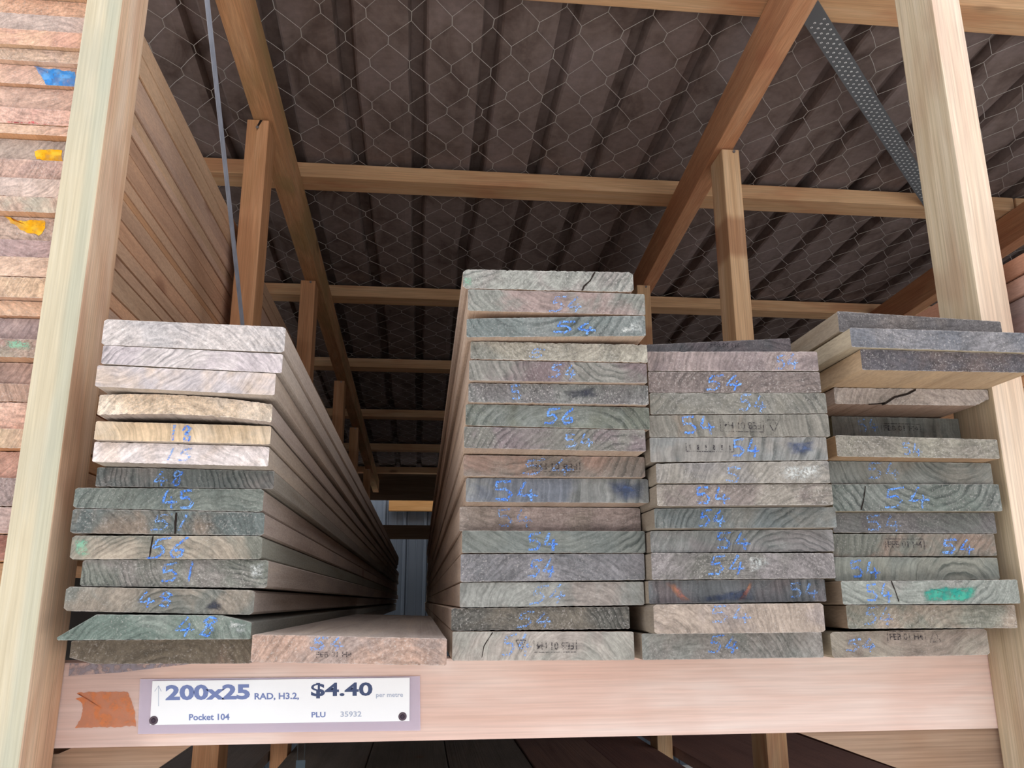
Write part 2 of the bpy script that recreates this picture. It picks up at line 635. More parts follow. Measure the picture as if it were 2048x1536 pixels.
def text_mesh(txt, size=1.0, bold=0.0, align='LEFT'):
    cu = bpy.data.curves.new('lettering', 'FONT')
    cu.body = txt
    cu.size = size
    cu.align_x = align
    cu.offset = bold
    cu.resolution_u = 3
    o = bpy.data.objects.new('lettering', cu)
    C.objects.link(o)
    dg = bpy.context.evaluated_depsgraph_get()
    me = bpy.data.meshes.new_from_object(o.evaluated_get(dg))
    bpy.data.objects.remove(o)
    vs = [v.co.copy() for v in me.vertices]
    fs = [tuple(p.vertices) for p in me.polygons]
    bpy.data.meshes.remove(me)
    return vs, fs


def fit_text(txt, bold):
    vs, fs = text_mesh(txt, 1.0, bold)
    x0 = min(v.x for v in vs)
    x1 = max(v.x for v in vs)
    y0 = min(v.y for v in vs)
    y1 = max(v.y for v in vs)
    return [((v.x - x0) / (x1 - x0), (v.y - y0) / (y1 - y0)) for v in vs], fs


def stamp(b, txt, x0, y0, x1, y1, flip=False, frame=True, logo=None):
    """ink stamp: lettering in a box, optionally a triangle mark beside it"""
    A, B = on_face(b, x0, y0), on_face(b, x1, y1)
    verts, faces = [], []
    uv, fs = fit_text(txt, 0.012)
    ix, iz = (B.x - A.x) * 0.06, (A.z - B.z) * 0.2
    for (u, v) in uv:
        if flip:
            u, v = 1 - u, 1 - v
        verts.append(inside(b, Vector((A.x + ix + (B.x - A.x - 2 * ix) * u, -0.0006, B.z + iz + (A.z - B.z - 2 * iz) * v))))
    faces += list(fs)
    if frame:
        box = [(A.x, A.z), (B.x, A.z), (B.x, B.z), (A.x, B.z)]
        side = [box[3], box[0], box[1], box[2]] if not flip else [box[0], box[3], box[2], box[1]]
        ribbon(dense(side, 6), 0.0008, -0.0006, verts, faces)
    if logo:
        lx0, lx1 = on_face(b, logo[0], y0).x, on_face(b, logo[1], y0).x
        a, c, mm = (lx0, B.z), (lx1, B.z), ((lx0 + lx1) / 2, A.z)
        ar = [(.22, .5), (.36, .12), (.5, .42), (.64, .12), (.78, .5)]
        if flip:
            a, c, mm = (lx0, A.z), (lx1, A.z), ((lx0 + lx1) / 2, B.z)
            ar = [(u, 1 - v) for u, v in ar]
        ribbon(dense([a, mm, c, a], 5), 0.0009, -0.0006, verts, faces)
        ribbon([(lx0 + (lx1 - lx0) * u, B.z + (A.z - B.z) * v) for u, v in ar], 0.0008, -0.0006, verts, faces)
    vv = [inside(b, Vector(v), 0.0003) for v in verts]
    return mesh_obj('ink_stamp', vv, faces, M_INK, b['obj'])


def stack(rows, Y0, zbase, where, group, ylim=(0.84, 1.02), matchmin=0.06, tint=(150, 128, 104)):
    """rows from top to bottom: dict(px=(xl,ytl, xr,ytr, ybr, xbl, ybl ...)) -> boards resting on each other from zbase up"""
    seq = list(reversed(rows))
    top0 = top1 = None
    for i, b in enumerate(seq):
        (tl, tr, br, bl) = b['px']
        Y = b.get('Y')
        if Y is None:
            Y = Y0
            if i:
                rz = ((atY(*bl, 1).z - H) + (atY(*br, 1).z - H)) / 2
                if abs(rz) > matchmin:
                    want = (top0 + top1) / 2 + 0.0004 - H
                    Y = min(max(want / rz, ylim[0]), ylim[1])
        b['y'] = Y
        q = [atY(px, py, Y) for px, py in (tl, tr, br, bl)]
        b['x0'] = min(q[0].x, q[3].x)
        b['x1'] = max(q[1].x, q[2].x)
        zb0, zb1, zt0, zt1 = q[3].z, q[2].z, q[0].z, q[1].z
        if i == 0:
            f0 = f1 = zbase
        else:
            f0, f1 = top0, top1
        g0, g1 = zb0 - f0, zb1 - f1
        if g0 < 0.0003:
            zb0 = f0 + 0.0003
        if g1 < 0.0003:
            zb1 = f1 + 0.0003
        g = min(zb0 - f0, zb1 - f1)
        if g > 0.0006:
            zb0 -= g - 0.0004
            zb1 -= g - 0.0004
        tmin = b.get('tmin', 0.02)
        zt0 = max(zt0, zb0 + tmin)
        zt1 = max(zt1, zb1 + tmin)
        b.update(zb0=zb0, zb1=zb1, zt0=zt0, zt1=zt1)
        ar = b.get('arch', 0)
        top0, top1 = zt0 + max(0, 0), zt1
        if ar > 0:
            top0, top1 = zt0 + ar, zt1 + ar
    for i, b in enumerate(rows):
        b.setdefault('seed', rnd.uniform(1, 90))
        b.setdefault('length', 5.4 + rnd.uniform(-.02, .04))
        b.setdefault('side', tuple(int(t + rnd.uniform(-14, 14)) for t in tint))
        b.setdefault('fuzz', 0.55)
        if 'ring' not in b:
            b['ring'] = (rnd.uniform(-.12, .12), rnd.choice((-.07, -.04, .07, .11)), rnd.uniform(110, 190), rnd.uniform(.45, .85))
        b['bow'] = b.get('bow', 0.0)
    return rows


def build(rows, where, group, desc_tail=True):
    n = len(rows)
    for i, b in enumerate(rows):
        o = 'bottom' if i == n - 1 else ORD[i]
        pos = f'{o} of {where}' if o in ('top', 'bottom') else f'{o} from top of {where}'
        make_board(b, f"{b['d']} board, {pos}", group)


def R(tlx, tly, trx, try_, brx, bry, blx, bly, c1, c2, d, **k):
    r = dict(px=((tlx, tly), (trx, try_), (brx, bry), (blx, bly)), c1=c1, c2=c2, d=d)
    r.update(k)
    return r


BEAM_TOP = H - 0.064


def wedge(pts, w):
    for p in pts:                      # long bevel on the left, small wane on the right
        if p[1] > 0.008 or p[0] < 0.012:
            p[1] = min(p[1], 0.0035 + max(0.0, p[0]) * 0.62)
        if p[0] > w - 0.03 and p[1] > 0.012:
            p[1] -= (p[0] - (w - 0.03)) * 0.22


def chamfer_bl(pts, w):
    for p in pts:
        if p[0] < 0.03:
            p[1] = max(p[1], (0.03 - p[0]) * 0.27)


A = [
    R(209, 638, 570, 654, 569, 694, 205, 678, (196, 192, 192), (212, 204, 200), 'pale grey', fuzz=.8, rough=.0005, side=(158, 148, 140), length=4.8, rr=.0025),
    R(209, 691, 566, 708, 560, 745, 202, 726, (206, 196, 200), (216, 208, 206), 'pale lilac-grey', fuzz=.5, rough=.0005, side=(155, 146, 138), length=4.8),
    R(195, 730, 552, 747, 547, 786, 191, 768, (206, 198, 200), (216, 196, 178), 'smooth whitish', fuzz=.4, rough=.0005, side=(157, 146, 136), length=4.8),
    R(199, 789, 545, 811, 540, 849, 199, 831, (222, 196, 162), (232, 214, 190), 'cupped cream-coloured', fuzz=1.0, rough=.0016, arch=.0045, side=(147, 136, 129), ring=(0, -.05, 160, .15)),
    R(192, 843, 542, 852, 540, 889, 189, 880, (226, 196, 150), (228, 206, 172), 'yellow-tan chalked 18', fuzz=.25, side=(145, 134, 124), ring=(-.15, -.02, 120, .3)),
    R(189, 883, 537, 893, 536, 934, 185, 924, (232, 222, 220), (236, 218, 206), 'pinkish white chalked 15', fuzz=.6, rough=.0011, side=(143, 134, 126), ring=(0, -.08, 150, .15)),
    R(195, 934, 549, 943, 543, 980, 192, 973, (104, 112, 110), (132, 128, 124), 'dark grey recessed', fuzz=.45, side=(129, 125, 118), ring=(.16, .05, 180, .95)),
    R(151, 975, 528, 978, 520, 1024, 150, 1016, (122, 132, 124), (112, 124, 118), 'green-grey chalked 45', fuzz=.6, Y=.925, side=(144, 134, 128), ring=(.05, -.06, 150, .6), rr=.0025),
    R(146, 1017, 529, 1025, 527, 1068, 141, 1063, (106, 118, 116), (136, 122, 106), 'dark grey-green split', fuzz=.7, Y=.925, side=(148, 137, 130), rr=.0025),
    R(145, 1071, 524, 1072, 522, 1118, 141, 1118, (172, 160, 140), (128, 132, 120), 'light tan chalked 56', fuzz=.5, Y=.925, side=(122, 123, 115), rr=.003),
    R(166, 1120, 535, 1120, 534, 1170, 162, 1166, (124, 130, 120), (142, 138, 132), 'mottled grey-green chalked 51', fuzz=.8, Y=.93, side=(137, 128, 122), rr=.002),
    R(134, 1173, 510, 1180, 506, 1226, 127, 1218, (124, 128, 120), (150, 140, 124), 'grey board-end with a dark knot,', fuzz=.6, Y=.925, side=(130, 122, 117), rr=.0035, ring=(.02, -.03, 150, .8)),
    R(120, 1228, 502, 1231, 501, 1275, 120, 1277, (112, 132, 122), (138, 152, 142), 'green wedge-edged', fuzz=.6, Y=.92, side=(111, 112, 108), cut=wedge, rough=.0008),
    R(143, 1281, 502, 1277, 501, 1321, 140, 1322, (116, 104, 86), (134, 112, 94), 'dark brown', fuzz=.55, Y=.95, side=(111, 105, 99), cut=chamfer_bl, ring=(0, -.04, 120, .3)),
]
A[11]['d'] = 'grey knot-stained'
stack(A, .93, BEAM_TOP, '', '', ylim=(.86, 1.0))
for b in A:
    b['x0'] = max(b['x0'], -0.3875)
build(A, 'the pale-topped stack beside the greenish post', 'boards in the pale-topped stack')
write(A[4], '18', 336, 850, 386, 885, passes=3)
write(A[5], '15', 328, 896, 384, 921, True)
write(A[6], '48', 308, 942, 370, 972)
write(A[7], '45', 322, 979, 390, 1018, passes=3)
write(A[8], '51', 304, 1028, 386, 1062, True)
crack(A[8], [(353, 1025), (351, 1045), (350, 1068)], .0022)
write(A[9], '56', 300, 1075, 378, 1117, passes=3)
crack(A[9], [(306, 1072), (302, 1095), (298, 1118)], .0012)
write(A[10], '51', 322, 1126, 402, 1163, passes=3)
write(A[11], '48', 274, 1184, 350, 1214)
patch(A[11], [(400, 1222), (412, 1205), (432, 1196), (452, 1207), (448, 1222)], M_DARKST, 'knot_stain')
write(A[12], '48', 350, 1234, 440, 1272)
patch(A[9], [(146, 1078), (176, 1076), (180, 1112), (150, 1114)], M_GREENP, 'mould_patch')
patch(A[10], [(496, 1126), (530, 1124), (530, 1160), (500, 1160)], M_STAINW, 'mould_patch')
patch(A[12], [(455, 1240), (497, 1245), (495, 1268), (460, 1268)], M_STAINW, 'mould_patch')

S = R(508, 1260, 893, 1275, 893, 1326, 502, 1311, (168, 148, 138), (188, 152, 130), 'pinkish brown', fuzz=.7, rough=.0008, length=1.35, Y=.885,
      side=(140, 130, 124), ring=(.05, -.06, 110, .35))
stack([S], .885, BEAM_TOP, '', '')
S['zb0'] = BEAM_TOP + .0062
S['zb1'] = BEAM_TOP + .0006
S['zt0'] = S['zb0'] + .0265
S['zt1'] = S['zb1'] + .0265
make_board(S, 'single pinkish brown board lying alone on the beam between two stacks', None)
write(S, '54', 622, 1276, 690, 1300, True)
stamp(S, 'FEB 01 H4', 628, 1300, 708, 1318, frame=False)

B = [
    R(926, 538, 1266, 544, 1258, 583, 927, 576, (156, 160, 152), (150, 142, 138), 'fuzzy grey split', fuzz=.85, rough=.0016, rr=.0035),
    R(936, 578, 1289, 588, 1289, 629, 937, 620, (156, 136, 130), (142, 146, 138), 'purplish grey', fuzz=.6, ring=(.0, .06, 150, .7)),
    R(935, 637, 1290, 631, 1291, 671.6, 933, 674, (118, 130, 128), (128, 136, 134), 'slate-grey white-flecked', fuzz=.55, ring=(-.02, .07, 110, .9)),
    R(945, 687, 1294, 689, 1292, 726, 941, 718, (168, 164, 148), (146, 148, 138), 'very fuzzy beige', fuzz=1.0, rough=.0016, ring=(0, .05, 140, .3)),
    R(939, 720, 1293, 727, 1293, 767, 938, 761, (128, 112, 114), (144, 144, 136), 'purple-ended', fuzz=.5, ring=(.06, .05, 150, .7)),
    R(937, 766, 1296, 770, 1297, 810, 937, 806, (130, 134, 130), (122, 120, 120), 'rough-sawn grey', fuzz=1.0, rough=.0013, ring=(0, .04, 120, .4)),
    R(937, 808, 1298, 815, 1298, 861, 931, 851, (112, 118, 106), (128, 136, 130), 'olive-grey chalked 56', fuzz=.5, ring=(.02, -.05, 95, .8)),
    R(929, 853, 1290, 860, 1290, 906, 928, 896, (130, 130, 122), (130, 118, 120), 'grey and mauve', fuzz=.55, ring=(.1, -.08, 150, .8)),
    R(928, 910, 1289, 914, 1289, 955, 927, 952, (138, 128, 118), (164, 134, 118), 'reddish brown', fuzz=.4, ring=(-.05, .1, 100, .7)),
    R(932, 956, 1296, 958, 1297, 1006, 932, 1005, (140, 144, 142), (114, 122, 134), 'blue-stained', fuzz=.3, ring=(-.16, .03, 75, .85)),
    R(920, 1013, 1280, 1016, 1279, 1058, 919, 1057, (152, 140, 130), (166, 150, 144), 'dusty pinkish grey', fuzz=.7, Y=.945, ring=(0, .3, 120, .3)),
    R(925, 1061, 1289, 1062, 1290, 1105, 924, 1105, (122, 132, 128), (130, 138, 132), 'smooth green-grey chalked 54', fuzz=.3, Y=.93, ring=(.0, .14, 130, .95)),
    R(922, 1108, 1288, 1107, 1289, 1160, 921, 1164, (120, 122, 126), (134, 134, 138), 'thick slate-grey', fuzz=.75, Y=.932, ring=(0, -.08, 130, .4)),
    R(920, 1165, 1287, 1163, 1288, 1208, 920, 1213, (150, 154, 148), (158, 150, 142), 'pale grey arched-grain', fuzz=.45, Y=.935, ring=(.02, -.06, 130, .6)),
    R(903, 1216, 1258, 1213, 1260, 1257, 903, 1261, (118, 112, 100), (104, 104, 98), 'dark rough-sawn brown', fuzz=.9, rough=.0012, Y=.94, ring=(-.05, -.04, 160, .7)),
    R(905, 1263, 1267, 1263, 1268, 1315, 906, 1316, (178, 170, 160), (166, 166, 156), 'pale stamped', fuzz=.35, Y=.935, ring=(.03, -.02, 70, .35)),
]
for b in B:
    b.setdefault('side', (154, 136, 122))
stack(B, .935, BEAM_TOP, '', '', ylim=(.835, .96))
for b in B:
    b['x0'] = max(b['x0'], S['x1'] + .001) if b is B[-1] else b['x0']
build(B, 'the tallest stack', 'boards in the tallest stack')
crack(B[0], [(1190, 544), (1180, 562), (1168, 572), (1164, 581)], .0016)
patch(B[0], [(928, 552), (944, 553), (944, 572), (928, 572)], M_GREENP, 'mould_patch')
write(B[1], '54', 1100, 592, 1168, 626, True)
write(B[2], '54', 1106, 641, 1196, 668, passes=3)
patch(B[2], [(1232, 668), (1240, 652), (1252, 660), (1262, 640), (1288, 634), (1289, 669)], M_STAINW, 'mould_patch')
write(B[3], '5', 1058, 698, 1092, 716, True)
write(B[4], '54', 1098, 727, 1156, 757, True)
write(B[5], '5', 1020, 770, 1046, 800, True)
patch(B[5], [(1120, 780), (1200, 770), (1205, 795), (1130, 800)], M_DARKST, 'stain')
write(B[6], '56', 1090, 815, 1152, 848, wd=.0026, passes=3)
write(B[7], '54', 1128, 866, 1188, 894, True)
stamp(B[8], 'FEB 01 H4', 1064, 922, 1160, 944, flip=True)
write(B[8], '54', 1042, 918, 1152, 950, True)
write(B[9], '54', 985, 961, 1078, 1003, wd=.0028, passes=3)
patch(B[9], [(1205, 962), (1293, 963), (1293, 1003), (1230, 1003)], M_STAINB, 'blue_stain')
write(B[10], '54', 992, 1018, 1066, 1054, True)
write(B[11], '54', 1054, 1065, 1118, 1101, wd=.0025, passes=3)
write(B[12], '54', 1056, 1118, 1114, 1154, passes=3)
write(B[13], '54', 1060, 1170, 1136, 1206, True)
write(B[14], '54', 1032, 1222, 1108, 1254, True)
write(B[15], '54', 1004, 1266, 1066, 1310, True)
stamp(B[15], 'FEB 01 H4', 1068, 1280, 1153, 1304, flip=True, logo=(1032, 1051))
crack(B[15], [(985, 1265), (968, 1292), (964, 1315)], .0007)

Cc = [
    R(1294, 689, 1577, 676, 1584, 716, 1294, 722, (112, 104, 108), (98, 98, 102), 'tilted grey', fuzz=.4, Y=.96, ring=(.05, -.06, 120, .6)),
    R(1296, 703, 1632, 703, 1638, 742, 1296, 742, (158, 142, 138), (140, 126, 126), 'mauve streaky', fuzz=.55, ring=(.1, -.03, 130, .6)),
    R(1297, 743, 1638, 744, 1643, 784, 1298, 784, (130, 118, 114), (124, 112, 106), 'brown-grey chalked 54', fuzz=.8, ring=(.1, -.1, 130, .6)),
    R(1299, 786, 1647, 786, 1655, 827, 1302, 829, (138, 136, 124), (130, 130, 122), 'olive-grey', fuzz=.5, ring=(-.03, -.05, 110, .6)),
    R(1305, 831, 1656, 828, 1659, 871, 1299, 872, (136, 134, 124), (154, 134, 112), 'stripe-grained stamped', fuzz=.35, ring=(.3, .05, 62, .8)),
    R(1299, 875, 1652, 874, 1655, 917, 1293, 921, (146, 144, 138), (136, 140, 138), 'grey-barred blue-stained', fuzz=.25, ring=(.3, -.04, 64, .95)),
    R(1294, 927, 1656, 921, 1661, 966, 1302, 966, (152, 148, 138), (140, 138, 136), 'white-patched grey', fuzz=.6, ring=(.1, -.05, 140, .5)),
    R(1311, 969, 1663, 968, 1663, 1010, 1305, 1012, (160, 154, 142), (138, 128, 122), 'speckled beige', fuzz=.8, ring=(.1, -.12, 150, .4)),
    R(1311, 1017, 1670, 1014, 1670, 1056, 1310, 1057, (118, 128, 128), (130, 132, 126), 'dark blue-grey', fuzz=.4, ring=(.1, -.06, 130, .75)),
    R(1302, 1062, 1665, 1059, 1666, 1102, 1302, 1105, (138, 144, 142), (144, 142, 142), 'arched-grain silver-grey', fuzz=.35, Y=.915, ring=(.06, -.05, 150, .85)),
    R(1313, 1106, 1667, 1106, 1669, 1153, 1303, 1156, (128, 128, 122), (140, 136, 136), 'thick speckled grey', fuzz=.85, Y=.91, ring=(0, -.08, 130, .3)),
    R(1289, 1161, 1649, 1158, 1650, 1201, 1290, 1206, (112, 118, 122), (122, 114, 116), 'dark orange-streaked', fuzz=.3, Y=.922, ring=(.25, .03, 100, .8)),
    R(1269, 1209, 1646, 1206, 1649, 1256, 1267, 1260, (172, 156, 140), (158, 146, 140), 'pinkish beige', fuzz=.6, Y=.902, ring=(-.1, -.04, 120, .35), rr=.003),
    R(1285, 1267, 1643, 1264, 1643, 1308, 1285, 1313, (142, 146, 140), (152, 148, 142), 'speckled silver-grey', fuzz=.7, Y=.935, ring=(-.05, -.05, 140, .5)),
]
for b in Cc:
    b.setdefault('side', (140, 130, 118))
    b.setdefault('side_gain', 1.1)
stack(Cc, .915, BEAM_TOP, '', '', ylim=(.872, .95))
c0, c1 = Cc[0], Cc[1]
tz0, tz1 = c1['zt0'] + .0006, c1['zt1'] + .0006
c0['zb0'], c0['zb1'] = tz0, tz1 + .016
c0['zt0'], c0['zt1'] = atY(1294, 689, .96).z, atY(1577, 676, .96).z
c0['zb1'] = max(tz1, c0['zt1'] - .027)


def clear_x(rows, left_rows):
    for b in rows:
        for q in left_rows:
            if b['zb0'] < max(q['zt0'], q['zt1']) + .001 and max(b['zt0'], b['zt1']) > min(q['zb0'], q['zb1']) - .001:
                b['x0'] = max(b['x0'], q['x1'] + .0008)


clear_x(Cc, B)
build(Cc, 'the stack beside the tallest', 'boards in the stack beside the tallest')
stamp(Cc[0], 'FEB 01 H4', 1416, 681, 1484, 699, frame=False)
write(Cc[1], '54', 1548, 708, 1600, 738, True)
write(Cc[2], '54', 1410, 748, 1488, 781, passes=3)
write(Cc[3], '54', 1476, 788, 1536, 824, True)
write(Cc[4], '54', 1360, 832, 1432, 868, wd=.0026, passes=2)
stamp(Cc[4], 'FEB 01 H4', 1440, 838, 1528, 864, flip=True, logo=(1534, 1558))
stamp(Cc[5], 'I I I I I I', 1372, 886, 1468, 904, flip=True)
write(Cc[5], '54', 1462, 878, 1522, 914, passes=3)
patch(Cc[5], [(1562, 882), (1634, 880), (1636, 900), (1610, 913), (1580, 910)], M_STAINB, 'blue_stain')
patch(Cc[6], [(1548, 930), (1652, 926), (1655, 955), (1600, 966), (1560, 960)], M_STAINW, 'pale_patch')
write(Cc[6], 'S', 1446, 932, 1490, 964, True)
write(Cc[7], '54', 1388, 974, 1462, 1009, passes=3)
write(Cc[8], '54', 1396, 1019, 1454, 1054, passes=3)
write(Cc[9], '54', 1430, 1064, 1504, 1098, passes=3)
write(Cc[10], '54', 1416, 1110, 1496, 1150)
patch(Cc[10], [(1490, 1110), (1540, 1112), (1548, 1130), (1500, 1148)], M_STAINW, 'pale_patch')
write(Cc[11], '54', 1576, 1166, 1640, 1196, True)
patch(Cc[11], [(1328, 1163), (1345, 1162), (1385, 1204), (1362, 1205)], M_STAINO, 'resin_streak')
patch(Cc[11], [(1500, 1163), (1508, 1163), (1488, 1204), (1474, 1204)], M_STAINO, 'resin_streak')
patch(Cc[11], [(1385, 1195), (1470, 1180), (1516, 1170), (1518, 1203), (1390, 1205)], M_STAINB, 'blue_stain')
write(Cc[12], '54', 1418, 1212, 1506, 1246, True)
write(Cc[13], '54', 1416, 1270, 1482, 1306)


def broken_br(pts, w):
    for p in pts:
        if p[0] > w - 0.024 and p[1] < 0.012:
            p[1] = max(p[1], (p[0] - (w - 0.024)) * 0.45 + noise.noise(Vector((p[0] * 300, 0, 3))) * .002)


D = [
    R(1677, 622, 2001, 643, 2005, 684, 1679, 664, (106, 104, 106), (116, 110, 108), 'speckled dark grey', fuzz=.8, side=(150, 138, 122), ring=(0, .2, 120, .25)),
    R(1699, 655, 2062, 666, 2062, 706, 1704, 694, (110, 114, 122), (134, 134, 138), 'blue-grey overhanging', fuzz=.75, side=(172, 160, 140), ring=(0, .2, 120, .2)),
    R(1720, 698, 2070, 709, 2070, 746, 1725, 740, (104, 92, 90), (92, 90, 96), 'brown-faced overhanging', fuzz=.85, side=(178, 154, 126), ring=(0, .2, 120, .2)),
    R(1672, 775, 1983, 789, 1983, 812, 1671, 811, (168, 158, 148), (178, 168, 160), 'cracked and chipped pale', fuzz=.7, rough=.0014, cut=broken_br, side=(158, 138, 126), ring=(.02, -.04, 110, .35), tmin=.021),
    R(1665, 832, 1949, 838, 1957, 874, 1666, 865, (134, 134, 124), (138, 146, 140), 'recessed stripe-grained stamped', fuzz=.25, Y=1.0, side=(140, 140, 118), ring=(-.3, .02, 62, .85)),
    R(1674, 870, 1993, 879, 2000, 918, 1675, 913, (152, 150, 134), (142, 138, 126), 'speckled olive-beige', fuzz=.85, side=(160, 132, 104), ring=(.05, .2, 130, .35)),
    R(1659, 922, 1981, 926, 1987, 965, 1661, 964, (128, 134, 128), (138, 138, 128), 'grey curved-grain chalked 54', fuzz=.35, Y=.93, ring=(.06, .06, 110, .8)),
    R(1662, 968, 1997, 968, 2002, 1022, 1667, 1022, (114, 126, 118), (124, 132, 126), 'thick dark green-grey', fuzz=.55, Y=.925, ring=(.02, .09, 110, .9)),
    R(1671, 1026, 1988, 1026, 1992, 1066, 1667, 1064, (118, 116, 116), (112, 116, 112), 'dull charcoal-grey', fuzz=.5, Y=.94, ring=(-.1, -.2, 110, .3)),
    R(1670, 1068, 1988, 1068, 1992, 1111, 1667, 1113, (146, 126, 110), (122, 126, 116), 'half brown half green-grey', fuzz=.4, Y=.94, ring=(.2, -.1, 130, .6)),
    R(1669, 1114, 1994, 1115, 2000, 1159, 1670, 1163, (140, 144, 132), (130, 138, 130), 'bold arched-grain', fuzz=.3, Y=.935, ring=(.055, -.022, 92, 1.0)),
    R(1684, 1162, 2034, 1159, 2035, 1204, 1686, 1206, (146, 154, 146), (154, 154, 148), 'teal-painted pale', fuzz=.55, Y=.915, side=(142, 124, 106)),
    R(1693, 1210, 2029, 1210, 2032, 1255, 1696, 1256, (158, 144, 126), (136, 138, 124), 'speckled tan', fuzz=.8, Y=.925, side=(146, 126, 106), ring=(.05, -.1, 120, .3)),
    R(1664, 1264, 1973, 1257, 1972, 1299, 1664, 1305, (156, 148, 132), (146, 132, 118), 'tan stamped', fuzz=.35, Y=.935, ring=(0, .12, 110, .35), rr=.003),
]
for b in D:
    b.setdefault('side', (146, 136, 118))
    b.setdefault('side_gain', 1.2)
stack(D, .93, BEAM_TOP, '', '', ylim=(.85, 1.0))
clear_x(D, Cc)
for b in D:
    b['x1'] = min(b['x1'], .7005)
D[2]['fuzz'] = .85
build(D, 'the stack against the right post', 'boards in the stack against the right post')
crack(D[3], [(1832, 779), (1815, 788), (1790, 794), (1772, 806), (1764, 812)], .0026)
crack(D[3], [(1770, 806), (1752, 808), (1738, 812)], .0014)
write(D[4], '54', 1714, 838, 1758, 864, True)
stamp(D[4], 'FEB 01 H4', 1762, 847, 1842, 866)
write(D[5], '54', 1802, 886, 1846, 912, True)
write(D[6], '54', 1730, 924, 1806, 958, True)
write(D[7], '54', 1764, 974, 1866, 1016, passes=2)
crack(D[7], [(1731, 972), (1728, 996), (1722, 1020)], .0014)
write(D[8], '54', 1728, 1030, 1806, 1062, True)
stamp(D[9], 'FEB 01 H4', 1770, 1078, 1850, 1100)
write(D[9], '54', 1880, 1078, 1954, 1108, passes=3)
write(D[10], '54', 1696, 1121, 1762, 1156, passes=3)
write(D[11], '54', 1728, 1167, 1788, 1203)
patch(D[11], [(1842, 1185), (1856, 1176), (1958, 1172), (1952, 1196), (1930, 1203), (1846, 1203)], M_TEAL)
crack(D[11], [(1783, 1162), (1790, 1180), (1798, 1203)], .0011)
write(D[12], '54', 1726, 1214, 1790, 1250, True)
write(D[13], '54', 1690, 1278, 1756, 1302, True)
stamp(D[13], 'FEB 01 H4', 1774, 1263, 1852, 1284, logo=(1857, 1880))

# ------------------------------------------------------------------ pile in the bay to the left (warm orange boards)
EY = .965
eb = [(0, 27, 31), (1, 58, 62), (1, 93, 105), (0, 127, 137), (0, 169, 184), (0, 212, 223), (0, 247, 257), (0, 273, 288),
      (0, 311, 328), (0, 350, 364), (0, 388, 400), (0, 430, 441), (0, 475, 486), (0, 510, 519), (0, 553, 557),
      (0, 599, 607), (0, 635, 641), (0, 676, 681), (0, 722, 731), (0, 767, 769), (0, 804, 807), (0, 857, 859), (0, 904, 904),
      (0, 956, 956), (0, 1015, 1013), (0, 1072, 1068), (0, 1125, 1120)]
ecol = [((228, 180, 140), (222, 168, 128), 'peach'), ((200, 176, 162), (208, 182, 168), 'dusty grey-pink'), ((228, 178, 138), (218, 160, 130), 'two-toned orange'),
        ((212, 178, 148), (200, 168, 150), 'fuzzy tan'), ((228, 184, 152), (222, 176, 150), 'blue-paint-daubed'), ((216, 176, 152), (208, 166, 142), 'plain salmon'),
        ((226, 176, 152), (220, 160, 140), 'red-smeared pink'), ((230, 186, 150), (226, 176, 146), 'thin pale orange'), ((196, 176, 160), (186, 172, 162), 'grey yellow-tipped'),
        ((206, 168, 148), (196, 160, 146), 'dull rose'), ((206, 184, 172), (216, 190, 172), 'whitish crumbly'), ((194, 184, 162), (206, 172, 148), 'greenish-grey'),
        ((208, 182, 162), (202, 168, 152), 'yellow-wedge-painted'), ((192, 158, 152), (180, 150, 146), 'mauve hatch-sawn'), ((218, 182, 152), (206, 166, 138), 'sandy'),
        ((204, 168, 134), (216, 180, 140), 'coarse fibrous'), ((228, 182, 142), (222, 172, 138), 'clean orange'), ((180, 158, 154), (170, 150, 150), 'purple-grey'),
        ((168, 156, 136), (176, 140, 126), 'green-topped'), ((194, 162, 146), (182, 150, 136), 'pitted brown'), ((190, 154, 130), (176, 142, 124), 'wavy brown'),
        ((228, 182, 156), (222, 172, 146), 'bright salmon'), ((224, 192, 150), (206, 172, 138), 'yellowish'), ((222, 176, 152), (214, 164, 142), 'coral'),
        ((172, 154, 146), (160, 142, 138), 'dark grey'), ((194, 168, 160), (184, 150, 142), 'pale rose'), ((178, 118, 98), (160, 102, 88), 'rust-red')]
E_ = []
prevL, prevR = -3, 2
for i, (g, yl, yr) in enumerate(eb):
    c = ecol[i]
    E_.append(R(10, prevL, 150, prevR, 150, yr, 10, yl, c[0], c[1], c[2], fuzz=.6 if i % 3 else .9, rough=.0012))
    prevL, prevR = yl, yr
# the lowest shown board sits on its own bearer (hidden behind the post); walk upwards
zf = atY(60, 1122, EY).z
lay = []
for i, b in enumerate(reversed(E_)):
    y = EY + rnd.uniform(-.012, .012)
    (tl, tr, br, bl) = b['px']
    mx = 75
    tm = (tl[1] + tr[1]) / 2
    zt = atY(mx, tm, y).z
    zb = zf + .0006
    zt = max(zt, zb + .013)
    sl = (atY(tr[0], tr[1], y).z - atY(tl[0], tl[1], y).z)
    xr = -.4335 - rnd.uniform(0, .0035)
    b.update(x0=xr - .2 - rnd.uniform(0, .004), x1=xr, y=y, zb0=zb, zb1=zb, zt0=zt, zt1=zt)
    zf = zt
for k in range(2):
    E_.insert(0, dict(x0=-.638, x1=-.434, y=EY, zb0=zf + .0006, zb1=zf + .0006, zt0=zf + .0345, zt1=zf + .0345, c1=(214, 172, 140), c2=(200, 160, 130),
                      d=('thick reddish', 'thick rough-edged')[k], fuzz=.6, rough=.0014))
    zf += .0351
rs = random.Random(3)
